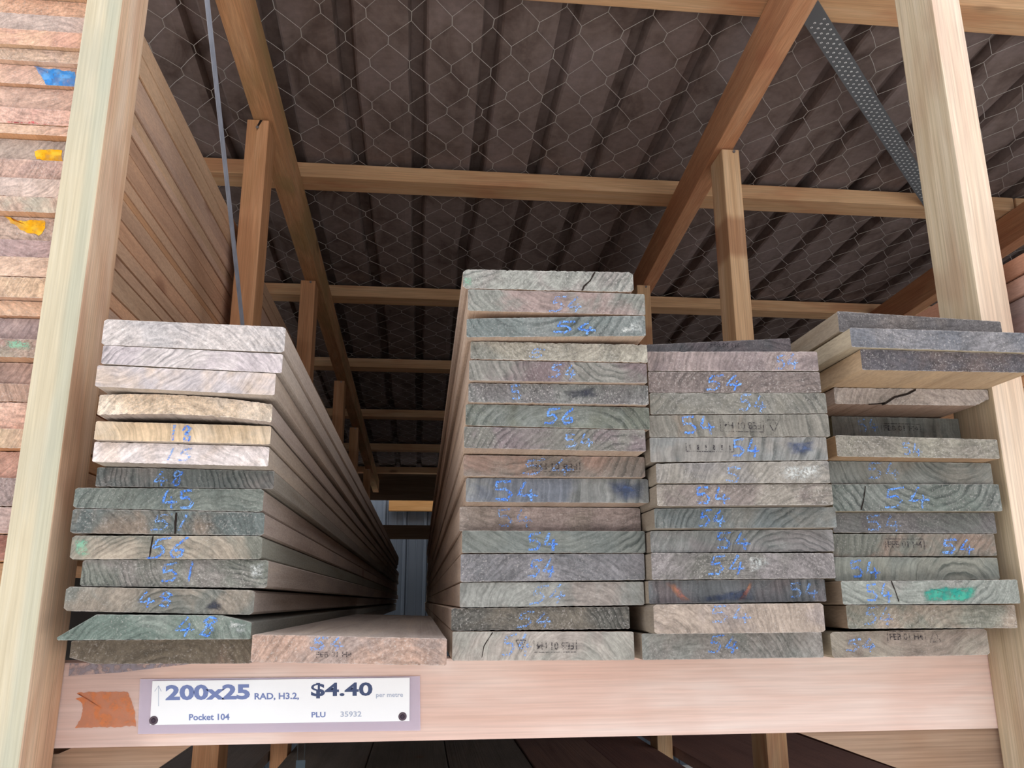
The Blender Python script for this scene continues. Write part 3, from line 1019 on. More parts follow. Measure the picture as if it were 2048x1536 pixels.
for i, b in enumerate(E_):
    b['seed'] = rs.uniform(1, 90)
    b['length'] = 5.4 + rs.uniform(-.03, .03)
    b['side_gain'] = 1.35
    b['side'] = rs.choice([(206, 170, 142), (192, 152, 124), (216, 182, 152), (184, 148, 122), (204, 158, 120), (198, 168, 148)])
    b['ring'] = (rs.uniform(-.1, .1), rs.choice((-.06, .07, .12)), rs.uniform(100, 170), rs.uniform(.15, .4))
build(E_, 'the tall orange pile behind the greenish post', 'boards in the tall orange pile')
for i, b in enumerate(E_):
    b['obj']['label'] = b['obj']['label'].replace('the tall orange pile behind the greenish post', 'the orange pile left of the greenish post')
patch(E_[6], [(66, 129), (88, 136), (112, 138), (150, 145), (152, 180), (100, 180), (92, 168), (84, 155)], M_BLUEP)
patch(E_[8], [(8, 244), (70, 244), (140, 256), (140, 264), (80, 258), (8, 252)], M_REDP)
patch(E_[10], [(70, 302), (78, 298), (124, 300), (124, 326), (72, 318)], M_YELLOW)
patch(E_[14], [(6, 430), (30, 440), (88, 442), (90, 455), (76, 470), (55, 466), (28, 450)], M_YELLOW)
patch(E_[20], [(5, 678), (66, 684), (64, 700), (10, 698)], M_GREENP)

# ------------------------------------------------------------------ pile in the bay to the right
FB = [((196, 150, 130), (176, 130, 112), 'brown'), ((206, 164, 146), (190, 148, 134), 'reddish'), ((184, 164, 164), (170, 150, 152), 'mauve-grey'),
      ((190, 168, 160), (176, 154, 150), 'dusty pink'), ((200, 172, 150), (186, 160, 140), 'pale tan'), ((206, 160, 128), (190, 146, 120), 'orange-brown')]
zt = H + .436
F_ = []
for i, (c1_, c2_, d_) in enumerate(FB):
    th = .026
    F_.append(dict(x0=.768 + (i % 3) * .004, x1=.972 + (i % 2) * .004, y=.845 + .006 * ((i * 3) % 4), zb0=zt - th, zb1=zt - th, zt0=zt - .0006, zt1=zt - .0006, c1=c1_, c2=c2_,
                   d=d_, fuzz=.6, rough=.001, seed=40 + i * 3.3, length=5.4, side_gain=1.0, side=[(176, 130, 108), (196, 158, 144), (186, 166, 164), (182, 156, 154), (196, 170, 150), (204, 158, 120)][i],
                   ring=(.02, -.05, 120, .3)))
    zt -= th
build(F_, 'the pile beyond the right post', 'boards in the pile beyond the right post')
F_BOT = zt

# ------------------------------------------------------------------ timber frame
W_PF = wood('post_front_wood', (200, 186, 158), (207, 194, 166), (213, 202, 178), 'Z', 90, stain=(188, 184, 164), stain_amt=.6, stain_thr=.5,
            band=('X', .004, .019, .004, (176, 180, 162), .45), fibre=.14)
W_PS = wood('post_side_wood', (218, 178, 142), (230, 196, 164), (236, 208, 182), 'Z', 26, stain=(194, 146, 116), stain_amt=.6, stain_thr=.5)
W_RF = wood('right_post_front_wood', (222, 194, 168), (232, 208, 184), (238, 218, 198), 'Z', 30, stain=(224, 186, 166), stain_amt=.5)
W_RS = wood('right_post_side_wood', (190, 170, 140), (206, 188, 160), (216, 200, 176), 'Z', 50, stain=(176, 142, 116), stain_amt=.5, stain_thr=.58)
W_BEAM = wood('beam_wood', (224, 190, 174), (234, 206, 194), (241, 220, 210), 'X', 34, stain=(222, 182, 166), stain_amt=.55, stain_thr=.52, fibre=.12,
              band=('X', -.56, -.455, .02, (196, 168, 160), .6))
W_RAFT = wood('rafter_wood', (186, 136, 96), (204, 154, 112), (214, 170, 130), 'Y', 34, stain=(160, 138, 92), stain_amt=.6, stain_thr=.5, knots=.5)
W_RAFT2 = wood('rafter_red_wood', (182, 128, 94), (200, 146, 108), (210, 162, 126), 'Y', 34, stain=(176, 112, 84), stain_amt=.4, knots=.3)
W_PURL = wood('purlin_wood', (206, 160, 118), (218, 176, 134), (228, 190, 150), 'X', 34, stain=(196, 132, 94), stain_amt=.5, knots=.55)
W_REAR = wood('rear_post_wood', (188, 132, 92), (206, 152, 110), (218, 170, 130), 'Z', 36, stain=(176, 130, 84), stain_amt=.5, knots=.4)
W_REAR2 = wood('rear_post_pale_wood', (194, 152, 112), (210, 172, 132), (220, 188, 152), 'Z', 36, stain=(176, 116, 84), stain_amt=.6, stain_thr=.6, knots=.5,
               band=('Z', 2.13, 2.23, .012, (150, 98, 68), .6))
W_RAIL = wood('rail_wood', (184, 150, 116), (198, 166, 132), (210, 184, 150), 'X', 34, knots=.4)
W_BRACE = wood('brace_wood', (150, 122, 102), (168, 140, 118), (182, 156, 134), 'X', 22, stain=(150, 112, 84), stain_amt=.5, knots=.8)
M_NAIL = plain('nail_steel', (150, 150, 152), .4, .9)


def zb(Y):     # underside of the rafters
    return H + 1.065 - .04 * (Y - 1.72)


def zp(Y):     # underside of the purlins
    return zb(Y) + .1


PX0, PX1 = -.432, -.389       # left post faces
QX0, QX1 = .702, .745         # right post faces
PY0, PY1 = .93, 1.012


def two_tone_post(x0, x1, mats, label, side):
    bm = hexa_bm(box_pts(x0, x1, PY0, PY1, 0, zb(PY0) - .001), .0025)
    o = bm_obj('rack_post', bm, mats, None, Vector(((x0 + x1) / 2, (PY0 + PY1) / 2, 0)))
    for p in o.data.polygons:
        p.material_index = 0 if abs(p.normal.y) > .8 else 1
    tag(o, label, 'post', 'rack posts')
    return o


lp = two_tone_post(PX0, PX1, [W_PF, W_PS], 'tall pale greenish front post beside the orange board pile', 1)
rp = two_tone_post(QX0, QX1, [W_RF, W_RS], 'tall pale pinkish front post at the right beside the overhanging boards', -1)


def rear_post(x0, x1, y0, d, mat, label, top=None, notch=False):
    z1 = (zb(y0 + d) if top is None else top) - .002
    bm = hexa_bm(box_pts(x0, x1, y0, y0 + d, 0, z1), .002)
    o = bm_obj('rack_post', bm, mat, None, Vector(((x0 + x1) / 2, y0 + d / 2, 0)))
    tag(o, label, 'post', 'rack posts')
    loc = o.location
    if notch:
        # splintered slot at the head, its shade a flat dark shape, and the nail
        xm = (x0 + x1) / 2
        vs = [(xm + .004, -.0006, z1 - .001), (xm + .010, -.0006, z1 - .001), (xm + .003, -.0006, z1 - .016), (xm - .001, -.0006, z1 - .03), (xm - .001, -.0006, z1 - .014)]
        mesh_obj('split', [(v[0] - loc.x, y0 - loc.y + v[1], v[2]) for v in vs], [(0, 1, 2, 3, 4)], M_CRACK, o)
    xm = (x0 + x1) / 2 + (.0 if notch else .008)
    bm = bmesh.new()
    bmesh.ops.create_cone(bm, cap_ends=True, segments=10, radius1=.0035, radius2=.0035, depth=.003,
                          matrix=Matrix.Translation((xm - loc.x, y0 - loc.y - .0012, z1 - (.02 if notch else .006))) @ Matrix.Rotation(math.pi / 2, 4, 'X'))
    bm_obj('nail', bm, M_NAIL, o)
    return o


YS = [1.72, 2.61, 3.73, 4.62, 5.82]
LL = ['orange rear post with a split nailed head under the left rafter', 'second rear post back under the left rafter, with a knotty head',
      'third rear post back under the left rafter', 'fourth rear post back under the left rafter', 'rearmost slim post under the left rafter near the dark end']
for i, Y in enumerate(YS):
    rear_post(-.416, -.368, Y, .083, W_REAR, LL[i], notch=(i == 0))
LR = ['knotty rear post standing behind the stack beside the tallest', 'rear post seen only below the beam, second back on the right side',
      'thin distant rear post seen only below the beam, third back on the right side', None, None]
RX = [(.702, .745), (.70, .745), (.735, .78), (.735, .78), (.735, .78)]
for i, Y in enumerate(YS):
    if LR[i] is None:
        continue
    Yr = [1.735, 2.55, 3.45][i]
    x0, x1 = RX[i]
    rear_post(x0, x1, Yr, .083, W_REAR2, LR[i])

# rafters
def rafter(xl0, xr0, xl1, xr1, ya, yb, h, mat, label, dz=0.0):
    pts = [(xl0, ya, zb(ya) + dz), (xr0, ya, zb(ya) + dz), (xr1, yb, zb(yb) + dz), (xl1, yb, zb(yb) + dz)]
    pts += [(x, y, z + h) for x, y, z in pts]
    o = bm_obj('roof_rafter', hexa_bm(pts, .002), mat, None, Vector(((xl0 + xr0) / 2, ya, zb(ya))))
    tag(o, label, 'rafter', 'roof rafters')
    return o


rafter(-.405, -.358, -.405, -.358, .94, 6.85, .0985, W_RAFT, 'orange rafter with a green-streaked underside above the left rear posts')
kx = .0415
rafter(.669 + kx * (.94 - 1.25), .713 + kx * (.94 - 1.25), .669 + kx * 5.6, .713 + kx * 5.6, .94, 6.85, .0985, W_RAFT2, 'reddish rafter slanting down behind the tallest stack')
rafter(1.765, 1.81, 1.765, 1.81, .94, 6.85, .0985, W_RAFT2, 'half-hidden rafter beyond the right post')

# purlins
M_CLEAR = .0012
PUR = [1.34, 2.14, 2.99, 3.85, 4.78, 5.68, 6.5]
PLAB = ['frontmost purlin at the very top above the perforated strap', 'purlin crossing above the tallest stack, second from the front',
        'third purlin from the front, level with the top of the tallest stack', 'fourth purlin from the front in the dim gap between the stacks',
        'fifth purlin from the front in the dark gap between the stacks', 'sixth purlin from the front, almost lost in the dark', 'rearmost purlin above the daylight gap']
for i, Y in enumerate(PUR):
    z0 = zp(Y + .08) + M_CLEAR + .0026
    x1 = 3.1 if i != 1 else 1.782
    o = timber('roof_purlin', -1.65, x1, Y, Y + .08, z0, z0 + .044, W_PURL, .002)
    tag(o, 'knotty ' * (i == 0) + PLAB[i], 'purlin', 'roof purlins')
    if i == 1:
        o2 = timber('roof_purlin', 1.79, 3.1, Y, Y + .08, z0, z0 + .044, W_PURL, .002)
        tag(o2, 'purlin offcut joined on beyond the right post after a small gap', 'purlin', 'roof purlins')

# beam and rails
bm_ = timber('shelf_beam', -.432, .745, PY1 + .001, PY1 + .046, BEAM_TOP - .089, BEAM_TOP - .0004, W_BEAM, .0025)
tag(bm_, 'pale pink front beam carrying the board stacks and the price sign', 'beam')
bm_['kind'] = 'object'
del bm_['kind']
o = timber('cross_rail', -1.719, -.4335, PY1 + .001, PY1 + .046, E_[-1]['zb0'] - .0892, E_[-1]['zb0'] - .0006, W_RAIL)
tag(o, 'bearer under the orange board pile left of the greenish post', 'rail', 'bearers of the neighbouring bays')
o = timber('cross_rail', .7465, 3.149, PY1 + .001, PY1 + .046, F_BOT - .0892, F_BOT - .0006, W_RAIL)
tag(o, 'bearer under the pile beyond the right post', 'rail', 'bearers of the neighbouring bays')

# stain where an older label sat, on the beam
bl = bm_.location
M_ORANGE = rubbed('orange_label_residue', (214, 128, 80), 120, .3, .6, (204, 126, 84), floor_=.65, amount=.9)
pp = [(152, 1397), (170, 1393), (152, 1386), (180, 1384), (255, 1383), (262, 1400), (270, 1425), (272, 1452), (230, 1454), (150, 1456), (164, 1432), (166, 1408)]
P = [atY(px, py, PY1 + .0004) - bl for px, py in pp]
out = []
for i in range(len(P)):
    a, c = P[i], P[(i + 1) % len(P)]
    k = max(2, int((c - a).length / .002))
    for j in range(k):
        q = a.lerp(c, j / k)
        q.x += noise.noise(Vector((q.x * 250, q.z * 250, 0))) * .0012
        q.z += noise.noise(Vector((q.x * 250, q.z * 250, 7))) * .0012
        out.append(q)
cen = sum(out, Vector()) / len(out)
n = len(out)
mesh_obj('label_residue', out + [cen], [((i + 1) % n, i, n) for i in range(n)], M_ORANGE, bm_)
M_GREYST = rubbed('grey_weathering', (150, 142, 150), 120, .3, .6)
pp = [(140, 1324), (420, 1320), (330, 1334), (240, 1345), (137, 1352)]
P = [atY(px, py, PY1 + .0004) - bl for px, py in pp]
for q in P:
    q.z = min(q.z, .088)
mesh_obj('weather_streak', P, [tuple(reversed(range(len(P))))], M_GREYST, bm_)

# braces below the beam
def brace(pts_front, y0, y1, label):
    vs = [Vector((x, y0, z)) for x, z in pts_front] + [Vector((x, y1, z)) for x, z in pts_front]
    n = len(pts_front)
    fs = [tuple(range(n)), tuple(reversed(range(n, 2 * n)))] + [((i + 1) % n, i, n + i, n + (i + 1) % n) for i in range(n)]
    bm = bmesh.new()
    bv = [bm.verts.new(v) for v in vs]
    for f in fs:
        bm.faces.new([bv[i] for i in f])
    o = bm_obj('corner_brace', bm, W_BRACE, None, Vector((sum(v.x for v in vs) / len(vs), y0, min(v.z for v in vs))))
    tag(o, label, 'brace', 'corner braces under the beam')


zt_ = BEAM_TOP - .0895
a0, a1 = atY(386, 1499, 1.03), atY(330, 1536, 1.03)
sl = (a1.z - a0.z) / (a1.x - a0.x)
xr = -.428
brace([(a0.x, zt_), (-.374, zt_), (-.388, zt_ - .006), (xr, zt_ - .007), (xr, a0.z + sl * (xr - a0.x))], 1.02, 1.062, 'knotted diagonal brace under the beam at the greenish post')
a0, a1 = atY(1590, 1474, 1.03), atY(1775, 1536, 1.03)
sl = (a1.z - a0.z) / (a1.x - a0.x)
xr = .742
brace([(xr, zt_), (a0.x, zt_), (xr, a0.z + sl * (xr - a0.x))], 1.02, 1.062, 'knotted diagonal brace under the beam at the right post')

# ------------------------------------------------------------------ price sign
t = NT('clear_sleeve')
t.b.inputs['Base Color'].default_value = (*lin((222, 212, 232)), 1)
t.b.inputs['Roughness'].default_value = .12
tr = t.n('ShaderNodeBsdfTransparent')
mx = t.n('ShaderNodeMixShader')
mx.inputs[0].default_value = .42
t.l(tr.outputs[0], mx.inputs[1])
t.l(t.b.outputs[0], mx.inputs[2])
t.l(mx.outputs[0], t.out.inputs[0])
M_SLEEVE = t.m
M_PAPER = plain('white_paper', (250, 250, 252), .5)
M_TXT = plain('navy_print', (72, 84, 118), .6)
M_TXT2 = plain('light_navy_print', (122, 136, 184), .6)
M_TXT3 = plain('faded_print', (176, 184, 204), .6)
M_WASH = plain('washer_rubber', (92, 78, 88), .6)
YSIGN = PY1 + .0008


def sx_(px, py, y=YSIGN):
    return atY(px, py, y)


def quad_slab(pix, y0, y1, mat, name, parent=None):
    f = [atY(px, py, y1) for px, py in pix]       # TL TR BR BL
    pts = [(f[3].x, y0, f[3].z), (f[2].x, y0, f[2].z), (f[2].x, y1, f[2].z), (f[3].x, y1, f[3].z),
           (f[0].x, y0, f[0].z), (f[1].x, y0, f[1].z), (f[1].x, y1, f[1].z), (f[0].x, y1, f[0].z)]
    org = Vector(((f[0].x + f[1].x) / 2, y1, f[3].z)) if parent is None else Vector(parent.location)
    o = bm_obj(name, hexa_bm(pts, .0002), mat, None, org)
    if parent is not None:
        _rel(o, parent)
    return o


sign = quad_slab([(280.5, 1358), (840, 1352), (841, 1461), (276, 1468)], PY1 - .0008, PY1 + .0004, M_SLEEVE, 'price_sign')
tag(sign, 'white price sign in a clear sleeve screwed to the pink beam, reading 200x25 $4.40', 'sign')
paper = quad_slab([(305, 1362), (819.5, 1355), (819, 1442), (300, 1450)], PY1 - .0016, PY1 - .0010, M_PAPER, 'paper_label', sign)


def put_text(txt, x0, y0, x1, y1, mat, bold, slope=-.012):
    uv, fs = fit_text(txt, bold * 1.4)
    vs = []
    for u, v in uv:
        px = x0 + (x1 - x0) * u
        py = y1 + (y0 - y1) * v + slope * (px - x0)
        vs.append(atY(px, py, PY1 - .00172) - sign.location)
    o = mesh_obj('lettering', vs, fs, mat, None)
    o.parent = paper
    return o


put_text('200x25', 331, 1370, 500, 1401, M_TXT2, .03)
put_text('RAD, H3.2,', 509, 1386, 598, 1401.5, M_TXT2, .02)
put_text('$4.40', 622, 1366, 745, 1397, M_TXT, .02)
put_text('per metre', 752, 1387, 806, 1397, M_TXT3, .01)
put_text('Pocket 104', 378, 1428, 459, 1441, M_TXT2, .02)
put_text('PLU', 623, 1424, 651, 1435, M_TXT2, .02)
put_text('35932', 681, 1423, 723, 1434, M_TXT3, .012)
vs, fs = [], []
A0, A1 = atY(318, 1412, PY1) - sign.location, atY(318, 1371, PY1) - sign.location
ya = PY1 - .00172 - sign.location.y
ribbon([(A0.x, A0.z), (A1.x, A1.z)], .0006, ya, vs, fs)
ribbon([(A1.x - .0035, A1.z - .006), (A1.x, A1.z), (A1.x + .0035, A1.z - .006)], .0006, ya, vs, fs)
o = mesh_obj('arrow', vs, fs, M_TXT3)
o.parent = paper
for (px, py) in ((307, 1441), (805, 1433)):
    q = atY(px, py, PY1 - .002) - sign.location
    bm = bmesh.new()
    bmesh.ops.create_cone(bm, cap_ends=True, segments=20, radius1=.0048, radius2=.0042, depth=.0012,
                          matrix=Matrix.Translation(q) @ Matrix.Rotation(math.pi / 2, 4, 'X'))
    w = bm_obj('washer', bm, M_WASH, sign)
    bm = bmesh.new()
    bmesh.ops.create_cone(bm, cap_ends=True, segments=12, radius1=.0026, radius2=.0018, depth=.0012,
                          matrix=Matrix.Translation(q + Vector((0, -.001, 0))) @ Matrix.Rotation(math.pi / 2, 4, 'X'))
    bm_obj('screw', bm, plain('screw_steel', (70, 58, 70), .35, .6), w)

# ------------------------------------------------------------------ straps
t = NT('galvanised_steel')
n1 = t.noise(t.coord(), 40, 3)
t.l(t.ramp(n1, [(.3, lin((150, 155, 168))), (.7, lin((176, 181, 194)))]), t.b.inputs['Base Color'])
t.b.inputs['Metallic'].default_value = .0
t.b.inputs['Roughness'].default_value = .55
M_GALV = t.m
M_DIMPLE = plain('dimple_bright_zinc', (235, 238, 240), .4, .0)
M_PLATE = NT('dull_zinc')
M_PLATE.b.inputs['Base Color'].default_value = (*lin((112, 116, 120)), 1)
M_PLATE.b.inputs['Roughness'].default_value = .55
M_PLATE.b.inputs['Metallic'].default_value = .2
M_PLATE = M_PLATE.m

# flat brace strap running down the inner face of the left bay
ax_, ay_, az_ = -.352, .985, H + 1.049
bx_, by_, bz_ = -.3665, 1.80, H + .365
dv = Vector((bx_ - ax_, by_ - ay_, bz_ - az_)).normalized()
nv = Vector((1, 0, 0))
wv = dv.cross(nv).normalized() * .0145
pts = []
for (o_, s_) in ((Vector((ax_, ay_, az_)), 1), (Vector((bx_, by_, bz_)), 1)):
    pass
Aa, Bb = Vector((ax_, ay_, az_)), Vector((bx_, by_, bz_))
th = Vector((.0009, 0, 0))
pts = [Bb - wv, Bb - wv + th, Bb + wv + th, Bb + wv, Aa - wv, Aa - wv + th, Aa + wv + th, Aa + wv]
o = bm_obj('brace_strap', hexa_bm([tuple(p) for p in pts], 0), M_GALV, None, Bb.copy())
tag(o, 'thin flat grey steel strap slanting down in front of the split-headed post', 'strap')

# perforated strap under the purlins
k0, k1 = Vector((.752, 1.365)), Vector((1.56, 2.18))
zs0, zs1 = zp(k0.y + .03) + .0003, zp(k1.y) - .0006
dd = (k1 - k0).normalized()
nn = Vector((-dd.y, dd.x)) * .0235
P0, P1 = Vector((k0.x, k0.y, zs0)), Vector((k1.x, k1.y, zs1))
q = [P0 - Vector((*nn, 0)), P0 + Vector((*nn, 0)), P1 + Vector((*nn, 0)), P1 - Vector((*nn, 0))]
pts = [v - Vector((0, 0, .0012)) for v in q] + q
strap = bm_obj('perforated_strap', hexa_bm([tuple(p) for p in pts], 0), M_PLATE, None, P0.copy())
tag(strap, 'wide perforated grey steel strap slanting from the reddish rafter towards the right post', 'strap')
vs, fs = [], []
L_ = (P1 - P0).length
step = .020
i = 0
u = .07
while u < L_ - .02:
    for j in range(4):
        off = (-.015 + .010 * j)
        uu = u + (step / 2 if j % 2 else 0) + rnd.uniform(-.0004, .0004)
        c = P0.lerp(P1, uu / L_) + Vector((nn.x, nn.y, 0)).normalized() * off - Vector((0, 0, .00145))
        b0 = len(vs)
        for k in range(8):
            a = k * math.pi / 4
            for rr_ in (.0030, .0014):
                vs.append(c + Vector((math.cos(a) * rr_, math.sin(a) * rr_, -.0004 if rr_ < .002 else 0)) - P0)
        for k in range(8):
            k2 = (k + 1) % 8
            fs.append((b0 + 2 * k, b0 + 2 * k2, b0 + 2 * k2 + 1, b0 + 2 * k + 1))
    u += step
mesh_obj('punched_hole_rims', vs, fs, M_DIMPLE, strap)

# ------------------------------------------------------------------ roof lining and wire netting
t = NT('building_paper')
co_ = t.coord()
n1 = t.noise(t.mapping(co_, (1, .55, 1)), 9, 4, .6, .8)
n2 = t.noise(co_, 60, 3, .6)
col = t.ramp(n1, [(.3, lin((94, 79, 74))), (.48, lin((124, 109, 104))), (.7, lin((136, 121, 118)))])
col = t.mix(1.0, col, t.ramp(n2, [(.3, .86), (.7, 1.06)]), 'MULTIPLY')
t.l(col, t.b.inputs['Base Color'])
t.b.inputs['Roughness'].default_value = .8
t.bump(t.noise(co_, 25, 3), .3, .006)
M_LINING = t.m


def roofz(Y):
    return zp(Y) + .0026 + M_CLEAR + .044 + .0065


xs, dz = [], []
x = -1.66
per = .165
while x < 3.1:
    for u, d in ((0, 0), (.050, .002), (.100, .0), (.118, .004), (.124, .032), (.152, .034), (.160, .004)):
        xs.append(x + u)
        dz.append(d)
    x += per
ysr = [1.15 + .1 * i for i in range(58)]
vs = []
for j, Y in enumerate(ysr):
    sag = 0
    for i, X in enumerate(xs):
        nz_ = noise.noise(Vector((X * 3.2, Y * 2.6, 3.3))) * .006 + noise.noise(Vector((X * 11, Y * 5, 9.3))) * .003
        xx = X + noise.noise(Vector((X * 2, Y * 1.7, 21))) * .010 + noise.noise(Vector((X * 4, Y * 6, 2))) * .004
        vs.append((xx, Y, roofz(Y) + dz[i] + abs(nz_) + .002))
nx = len(xs)
fs = [(j * nx + i, (j + 1) * nx + i, (j + 1) * nx + i + 1, j * nx + i + 1) for j in range(len(ysr) - 1) for i in range(nx - 1)]
ceil_ = mesh_obj('ceiling', vs, fs, M_LINING, smooth=False)
sm = ceil_.modifiers.new('solid', 'SOLIDIFY')
sm.thickness = .004
sm.offset = -1.0
tag(ceil_, 'brown-grey building paper lining under corrugated roofing', 'ceiling', kind='structure')

M_WIRE = plain('netting_wire', (180, 175, 170), .5, 0)


def wire_seg(a, b_, r_w, vs, fs):
    d = (b_ - a)
    if d.length < 1e-6:
        return
    d.normalize()
    s1 = d.cross(Vector((0, 0, 1)))
    if s1.length < 1e-4:
        s1 = Vector((1, 0, 0))
    s1.normalize()
    s2 = d.cross(s1)
    b0 = len(vs)
    for p in (a, b_):
        for k in range(4):
            an = k * math.pi / 2
            vs.append(p + s1 * math.cos(an) * r_w + s2 * math.sin(an) * r_w)
    for k in range(4):
        k2 = (k + 1) % 4
        fs.append((b0 + k, b0 + k2, b0 + 4 + k2, b0 + 4 + k))


vs, fs = [], []
cw, rp_ = .0965, .0815          # cell width across, row pitch
tw = .026                       # twisted length


def npt(X, Y):
    jx = noise.noise(Vector((X * 6, Y * 6, 4))) * .010 + noise.noise(Vector((X * 1.3, Y * 1.1, 8))) * .02
    jy = noise.noise(Vector((X * 6, Y * 6, 14))) * .010 + .012 * math.sin(X * 2.2)
    mid = 0.0
    z = roofz(Y) - .0035 - abs(noise.noise(Vector((X * 2.4, Y * 2.4, 2)))) * .0008
    return Vector((X + jx, Y + jy, z))


rows_n = int((6.75 - 1.2) / rp_)
for r in range(rows_n):
    Yc = 1.22 + r * rp_
    offx = (r % 2) * cw / 2
    k = 0
    X = -1.6 + offx
    while X < 3.05:
        a, b_ = npt(X, Yc - tw / 2), npt(X, Yc + tw / 2)
        wire_seg(a, b_, .0011, vs, fs)
        if r + 1 < rows_n:
            for s_ in (-1, 1):
                X2 = X + s_ * cw / 2
                c = npt(X2, Yc + rp_ - tw / 2)
                mid = b_.lerp(c, .5) + Vector((rnd.uniform(-.0015, .0015), rnd.uniform(-.002, .002), 0))
                wire_seg(b_, mid, .0007, vs, fs)
                wire_seg(mid, c, .0007, vs, fs)
        X += cw
net = mesh_obj('wire_netting', vs, fs, M_WIRE)
tag(net, 'hexagonal galvanised wire netting stretched under the brown roof lining', 'netting')

# ------------------------------------------------------------------ far end: cladding wall, girt, rail
M_CLAD = plain('blue_grey_cladding', (118, 128, 140), .5)
prof = [(0, 0), (.060, 0), (.064, -.004), (.070, -.004), (.074, 0), (.128, 0), (.134, -.028), (.150, -.028), (.157, 0), (.162, 0), (.166, -.010), (.174, -.010), (.18, 0)]
xs2, yo = [], []
x = -1.9 - .013
while x < 3.3:
    for u, d in prof[:-1]:
        xs2.append(x + u)
        yo.append(d)
    x += .18
vs = []
for Z in (0.0, 1.0, 2.0, 2.75):
    for X, d in zip(xs2, yo):
        vs.append((X, 7.4 + d, Z))
n2_ = len(xs2)
fs = [(j * n2_ + i, j * n2_ + i + 1, (j + 1) * n2_ + i + 1, (j + 1) * n2_ + i) for j in range(3) for i in range(n2_ - 1)]
wb = mesh_obj('wall_back', vs, fs, M_CLAD)
sm = wb.modifiers.new('solid', 'SOLIDIFY')
sm.thickness = .002
sm.offset = 0
tag(wb, 'blue-grey ribbed steel cladding seen at the far end of the gap', 'wall', kind='structure')
W_GIRT = wood('girt_wood', (180, 128, 76), (196, 146, 90), (206, 160, 108), 'X', 30)
q0, q1 = atY(778, 1000, 7.3), atY(868, 1022, 7.3)
o = timber('wall_girt', q0.x, 1.6, 7.3, 7.365, q1.z, q0.z, W_GIRT)
tag(o, 'short orange timber fixed across the far cladding at the end of the gap', 'girt')
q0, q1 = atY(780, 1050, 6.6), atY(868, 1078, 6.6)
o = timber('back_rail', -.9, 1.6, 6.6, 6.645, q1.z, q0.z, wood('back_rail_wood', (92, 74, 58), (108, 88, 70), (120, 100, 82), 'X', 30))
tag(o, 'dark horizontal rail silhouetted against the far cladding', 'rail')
o = timber('added_rear_board', -1.74, 3.14, 6.853, 6.885, H + .80, zp(6.9) + .06, wood('added_board_wood', (92, 74, 58), (108, 88, 70), (120, 100, 82), 'X', 30))  # added dark board, so the strip above the girt reads as shaded
tag(o, 'dark fascia board added to darken the strip above the far girt', 'filler')

# ------------------------------------------------------------------ ground, added side sheets against sky light
t = NT('yard_concrete')
co_ = t.coord()
t.l(t.ramp(t.noise(co_, 6, 5), [(.3, lin((184, 183, 180))), (.7, lin((208, 207, 204)))]), t.b.inputs['Base Color'])
t.b.inputs['Roughness'].default_value = .9
M_GROUND = t.m
g = mesh_obj('floor', [(-9, -4.5, 0), (10, -4.5, 0), (10, 8.5, 0), (-9, 8.5, 0)], [(0, 1, 2, 3)], M_GROUND)
tag(g, 'grey concrete yard and shed floor', 'floor', kind='structure')
M_SHEET = plain('sky_block_sheet', (120, 116, 112), .7)
for nm, x0 in (('wall_left_skyblock', -1.75), ('wall_right_skyblock', 3.15)):  # added sheets that block sky light from the sides
    o = timber(nm, x0, x0 + .03, 1.0, 6.9, 0, zp(6.9), M_SHEET, 0)
    tag(o, 'grey sheet side wall added to keep sky light out of the rack', 'wall', kind='structure')

# ------------------------------------------------------------------ lower level: boards seen in shadow below the beam
LB = [(-.92, .255), (-.66, .238), (-.362, .228), (-.13, .211), (.085, .216), (.305, .211), (.52, .176), (.752, .244), (1.0, .221), (1.225, .22)]
lc = [(120, 112, 108)] * 2 + [(130, 122, 116), (124, 118, 112), (124, 116, 110), (134, 106, 98), (126, 94, 88)] + [(120, 90, 84)] * 3
for i, (x0, w) in enumerate(LB):
    b = dict(x0=x0, x1=x0 + w, y=1.22 + .03 * (i % 2), zb0=H - .445, zb1=H - .445, zt0=H - .42 + .004 * (i % 2), zt1=H - .42 + .004 * (i % 2),
             c1=lc[i], c2=lc[i], side_gain=1.0, fuzz=.5, seed=60 + i * 2.7, length=5.0, side=lc[i], ring=(0, -.05, 120, .4))
    make_board(b, ['first', 'second', 'third', 'fourth', 'fifth', 'sixth', 'seventh', 'eighth', 'ninth', 'tenth'][i] + ' dark board from the left on the shelf below the beam', 'boards on the shelf below the beam')
for i, (yy, lb) in enumerate(((1.28, 'front bearer of the shelf below the beam'), (4.2, 'rear bearer of the shelf below the beam'))):
    o = timber('cross_rail', -1.0, 1.5, yy, yy + .045, H - .535, H - .4456, W_RAIL)
    tag(o, lb, 'rail', 'bearers of the lower shelf')

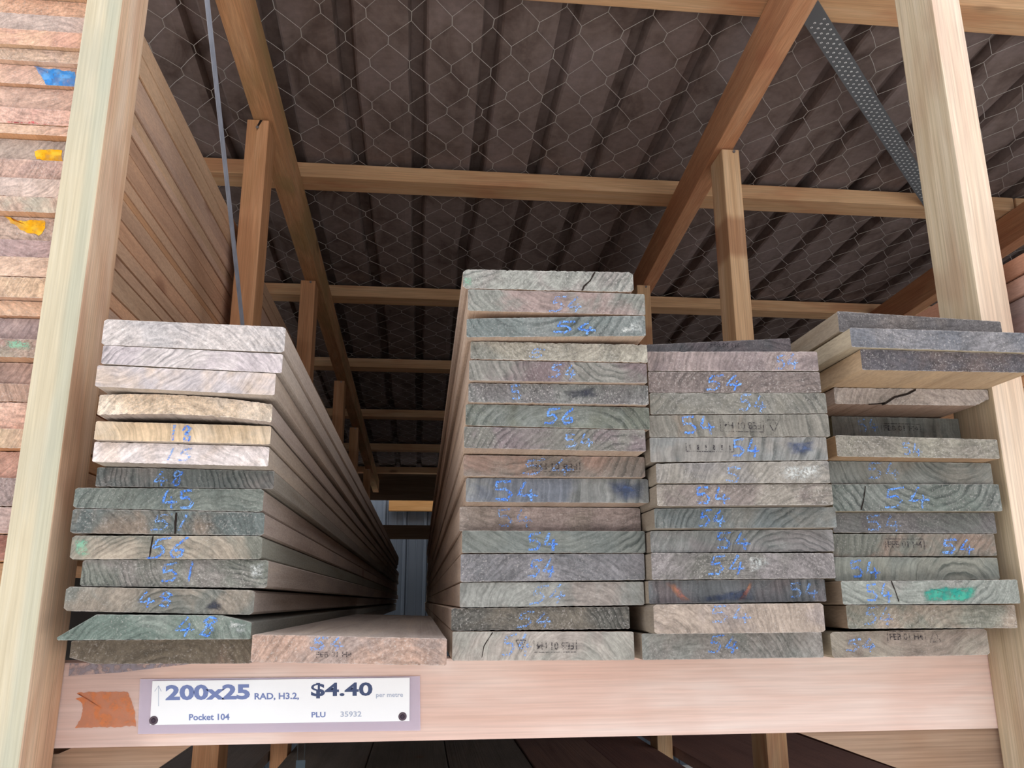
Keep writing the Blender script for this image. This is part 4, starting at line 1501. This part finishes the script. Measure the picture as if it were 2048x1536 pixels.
# hanging tag on two cords below the beam
M_TAG = plain('pale_blue_plastic', (150, 172, 186), .5)
T0, T1 = atY(592, 1521, 2.2), atY(610, 1536, 2.2)
tg = timber('hanging_tag', T0.x, T1.x, 2.2, 2.204, T1.z - .03, T0.z, M_TAG, .001)
tag(tg, 'small pale blue tag hanging on cords below the beam', 'tag')
M_CORD = plain('grey_cord', (120, 122, 122), .7)
vs, fs = [], []
top = Vector(((T0.x + T1.x) / 2, 2.2, BEAM_TOP - .09))
for xx, xt in ((T0.x + .003, T0.x - .006), (T1.x - .003, T1.x - .004)):
    wire_seg(Vector((xx, 2.202, T0.z - .002)) - tg.location, Vector((xt, 2.202, BEAM_TOP - .0005)) - tg.location, .0012, vs, fs)
mesh_obj('cord', vs, fs, M_CORD, tg)

# ------------------------------------------------------------------ light: bright overcast sky over the open yard
w = bpy.data.worlds.new('overcast')
scene.world = w
w.use_nodes = True
nt = w.node_tree
bg = nt.nodes['Background']
tc = nt.nodes.new('ShaderNodeTexCoord')
sp = nt.nodes.new('ShaderNodeSeparateXYZ')
nt.links.new(tc.outputs['Generated'], sp.inputs[0])
rp2 = nt.nodes.new('ShaderNodeValToRGB')
e = rp2.color_ramp.elements
e[0].position = .0
e[0].color = (.36, .38, .42, 1)
e[1].position = 1.0
e[1].color = (1.5, 1.52, 1.58, 1)
nt.links.new(sp.outputs[2], rp2.inputs[0])
nt.links.new(rp2.outputs[0], bg.inputs[0])
bg.inputs[1].default_value = 1.0

sl_ = bpy.data.lights.new('hazy_sun', 'SUN')
sl_.energy = 7.5
sl_.angle = math.radians(4)
sl_.color = (1.0, .975, .95)
so = bpy.data.objects.new('hazy_sun', sl_)
C.objects.link(so)
so.location = (0, 4, 8)
so.rotation_euler = (math.radians(-36), 0, math.radians(12))     # high, from behind the shed: it lights the yard, not the rack

scene.view_settings.view_transform = 'Standard'
scene.view_settings.look = 'None'
scene.view_settings.gamma = 1.0
scene.view_settings.use_curve_mapping = False
scene.view_settings.exposure = 0.62
scene.cycles.max_bounces = 8
scene.cycles.diffuse_bounces = 6
scene.cycles.transparent_max_bounces = 24
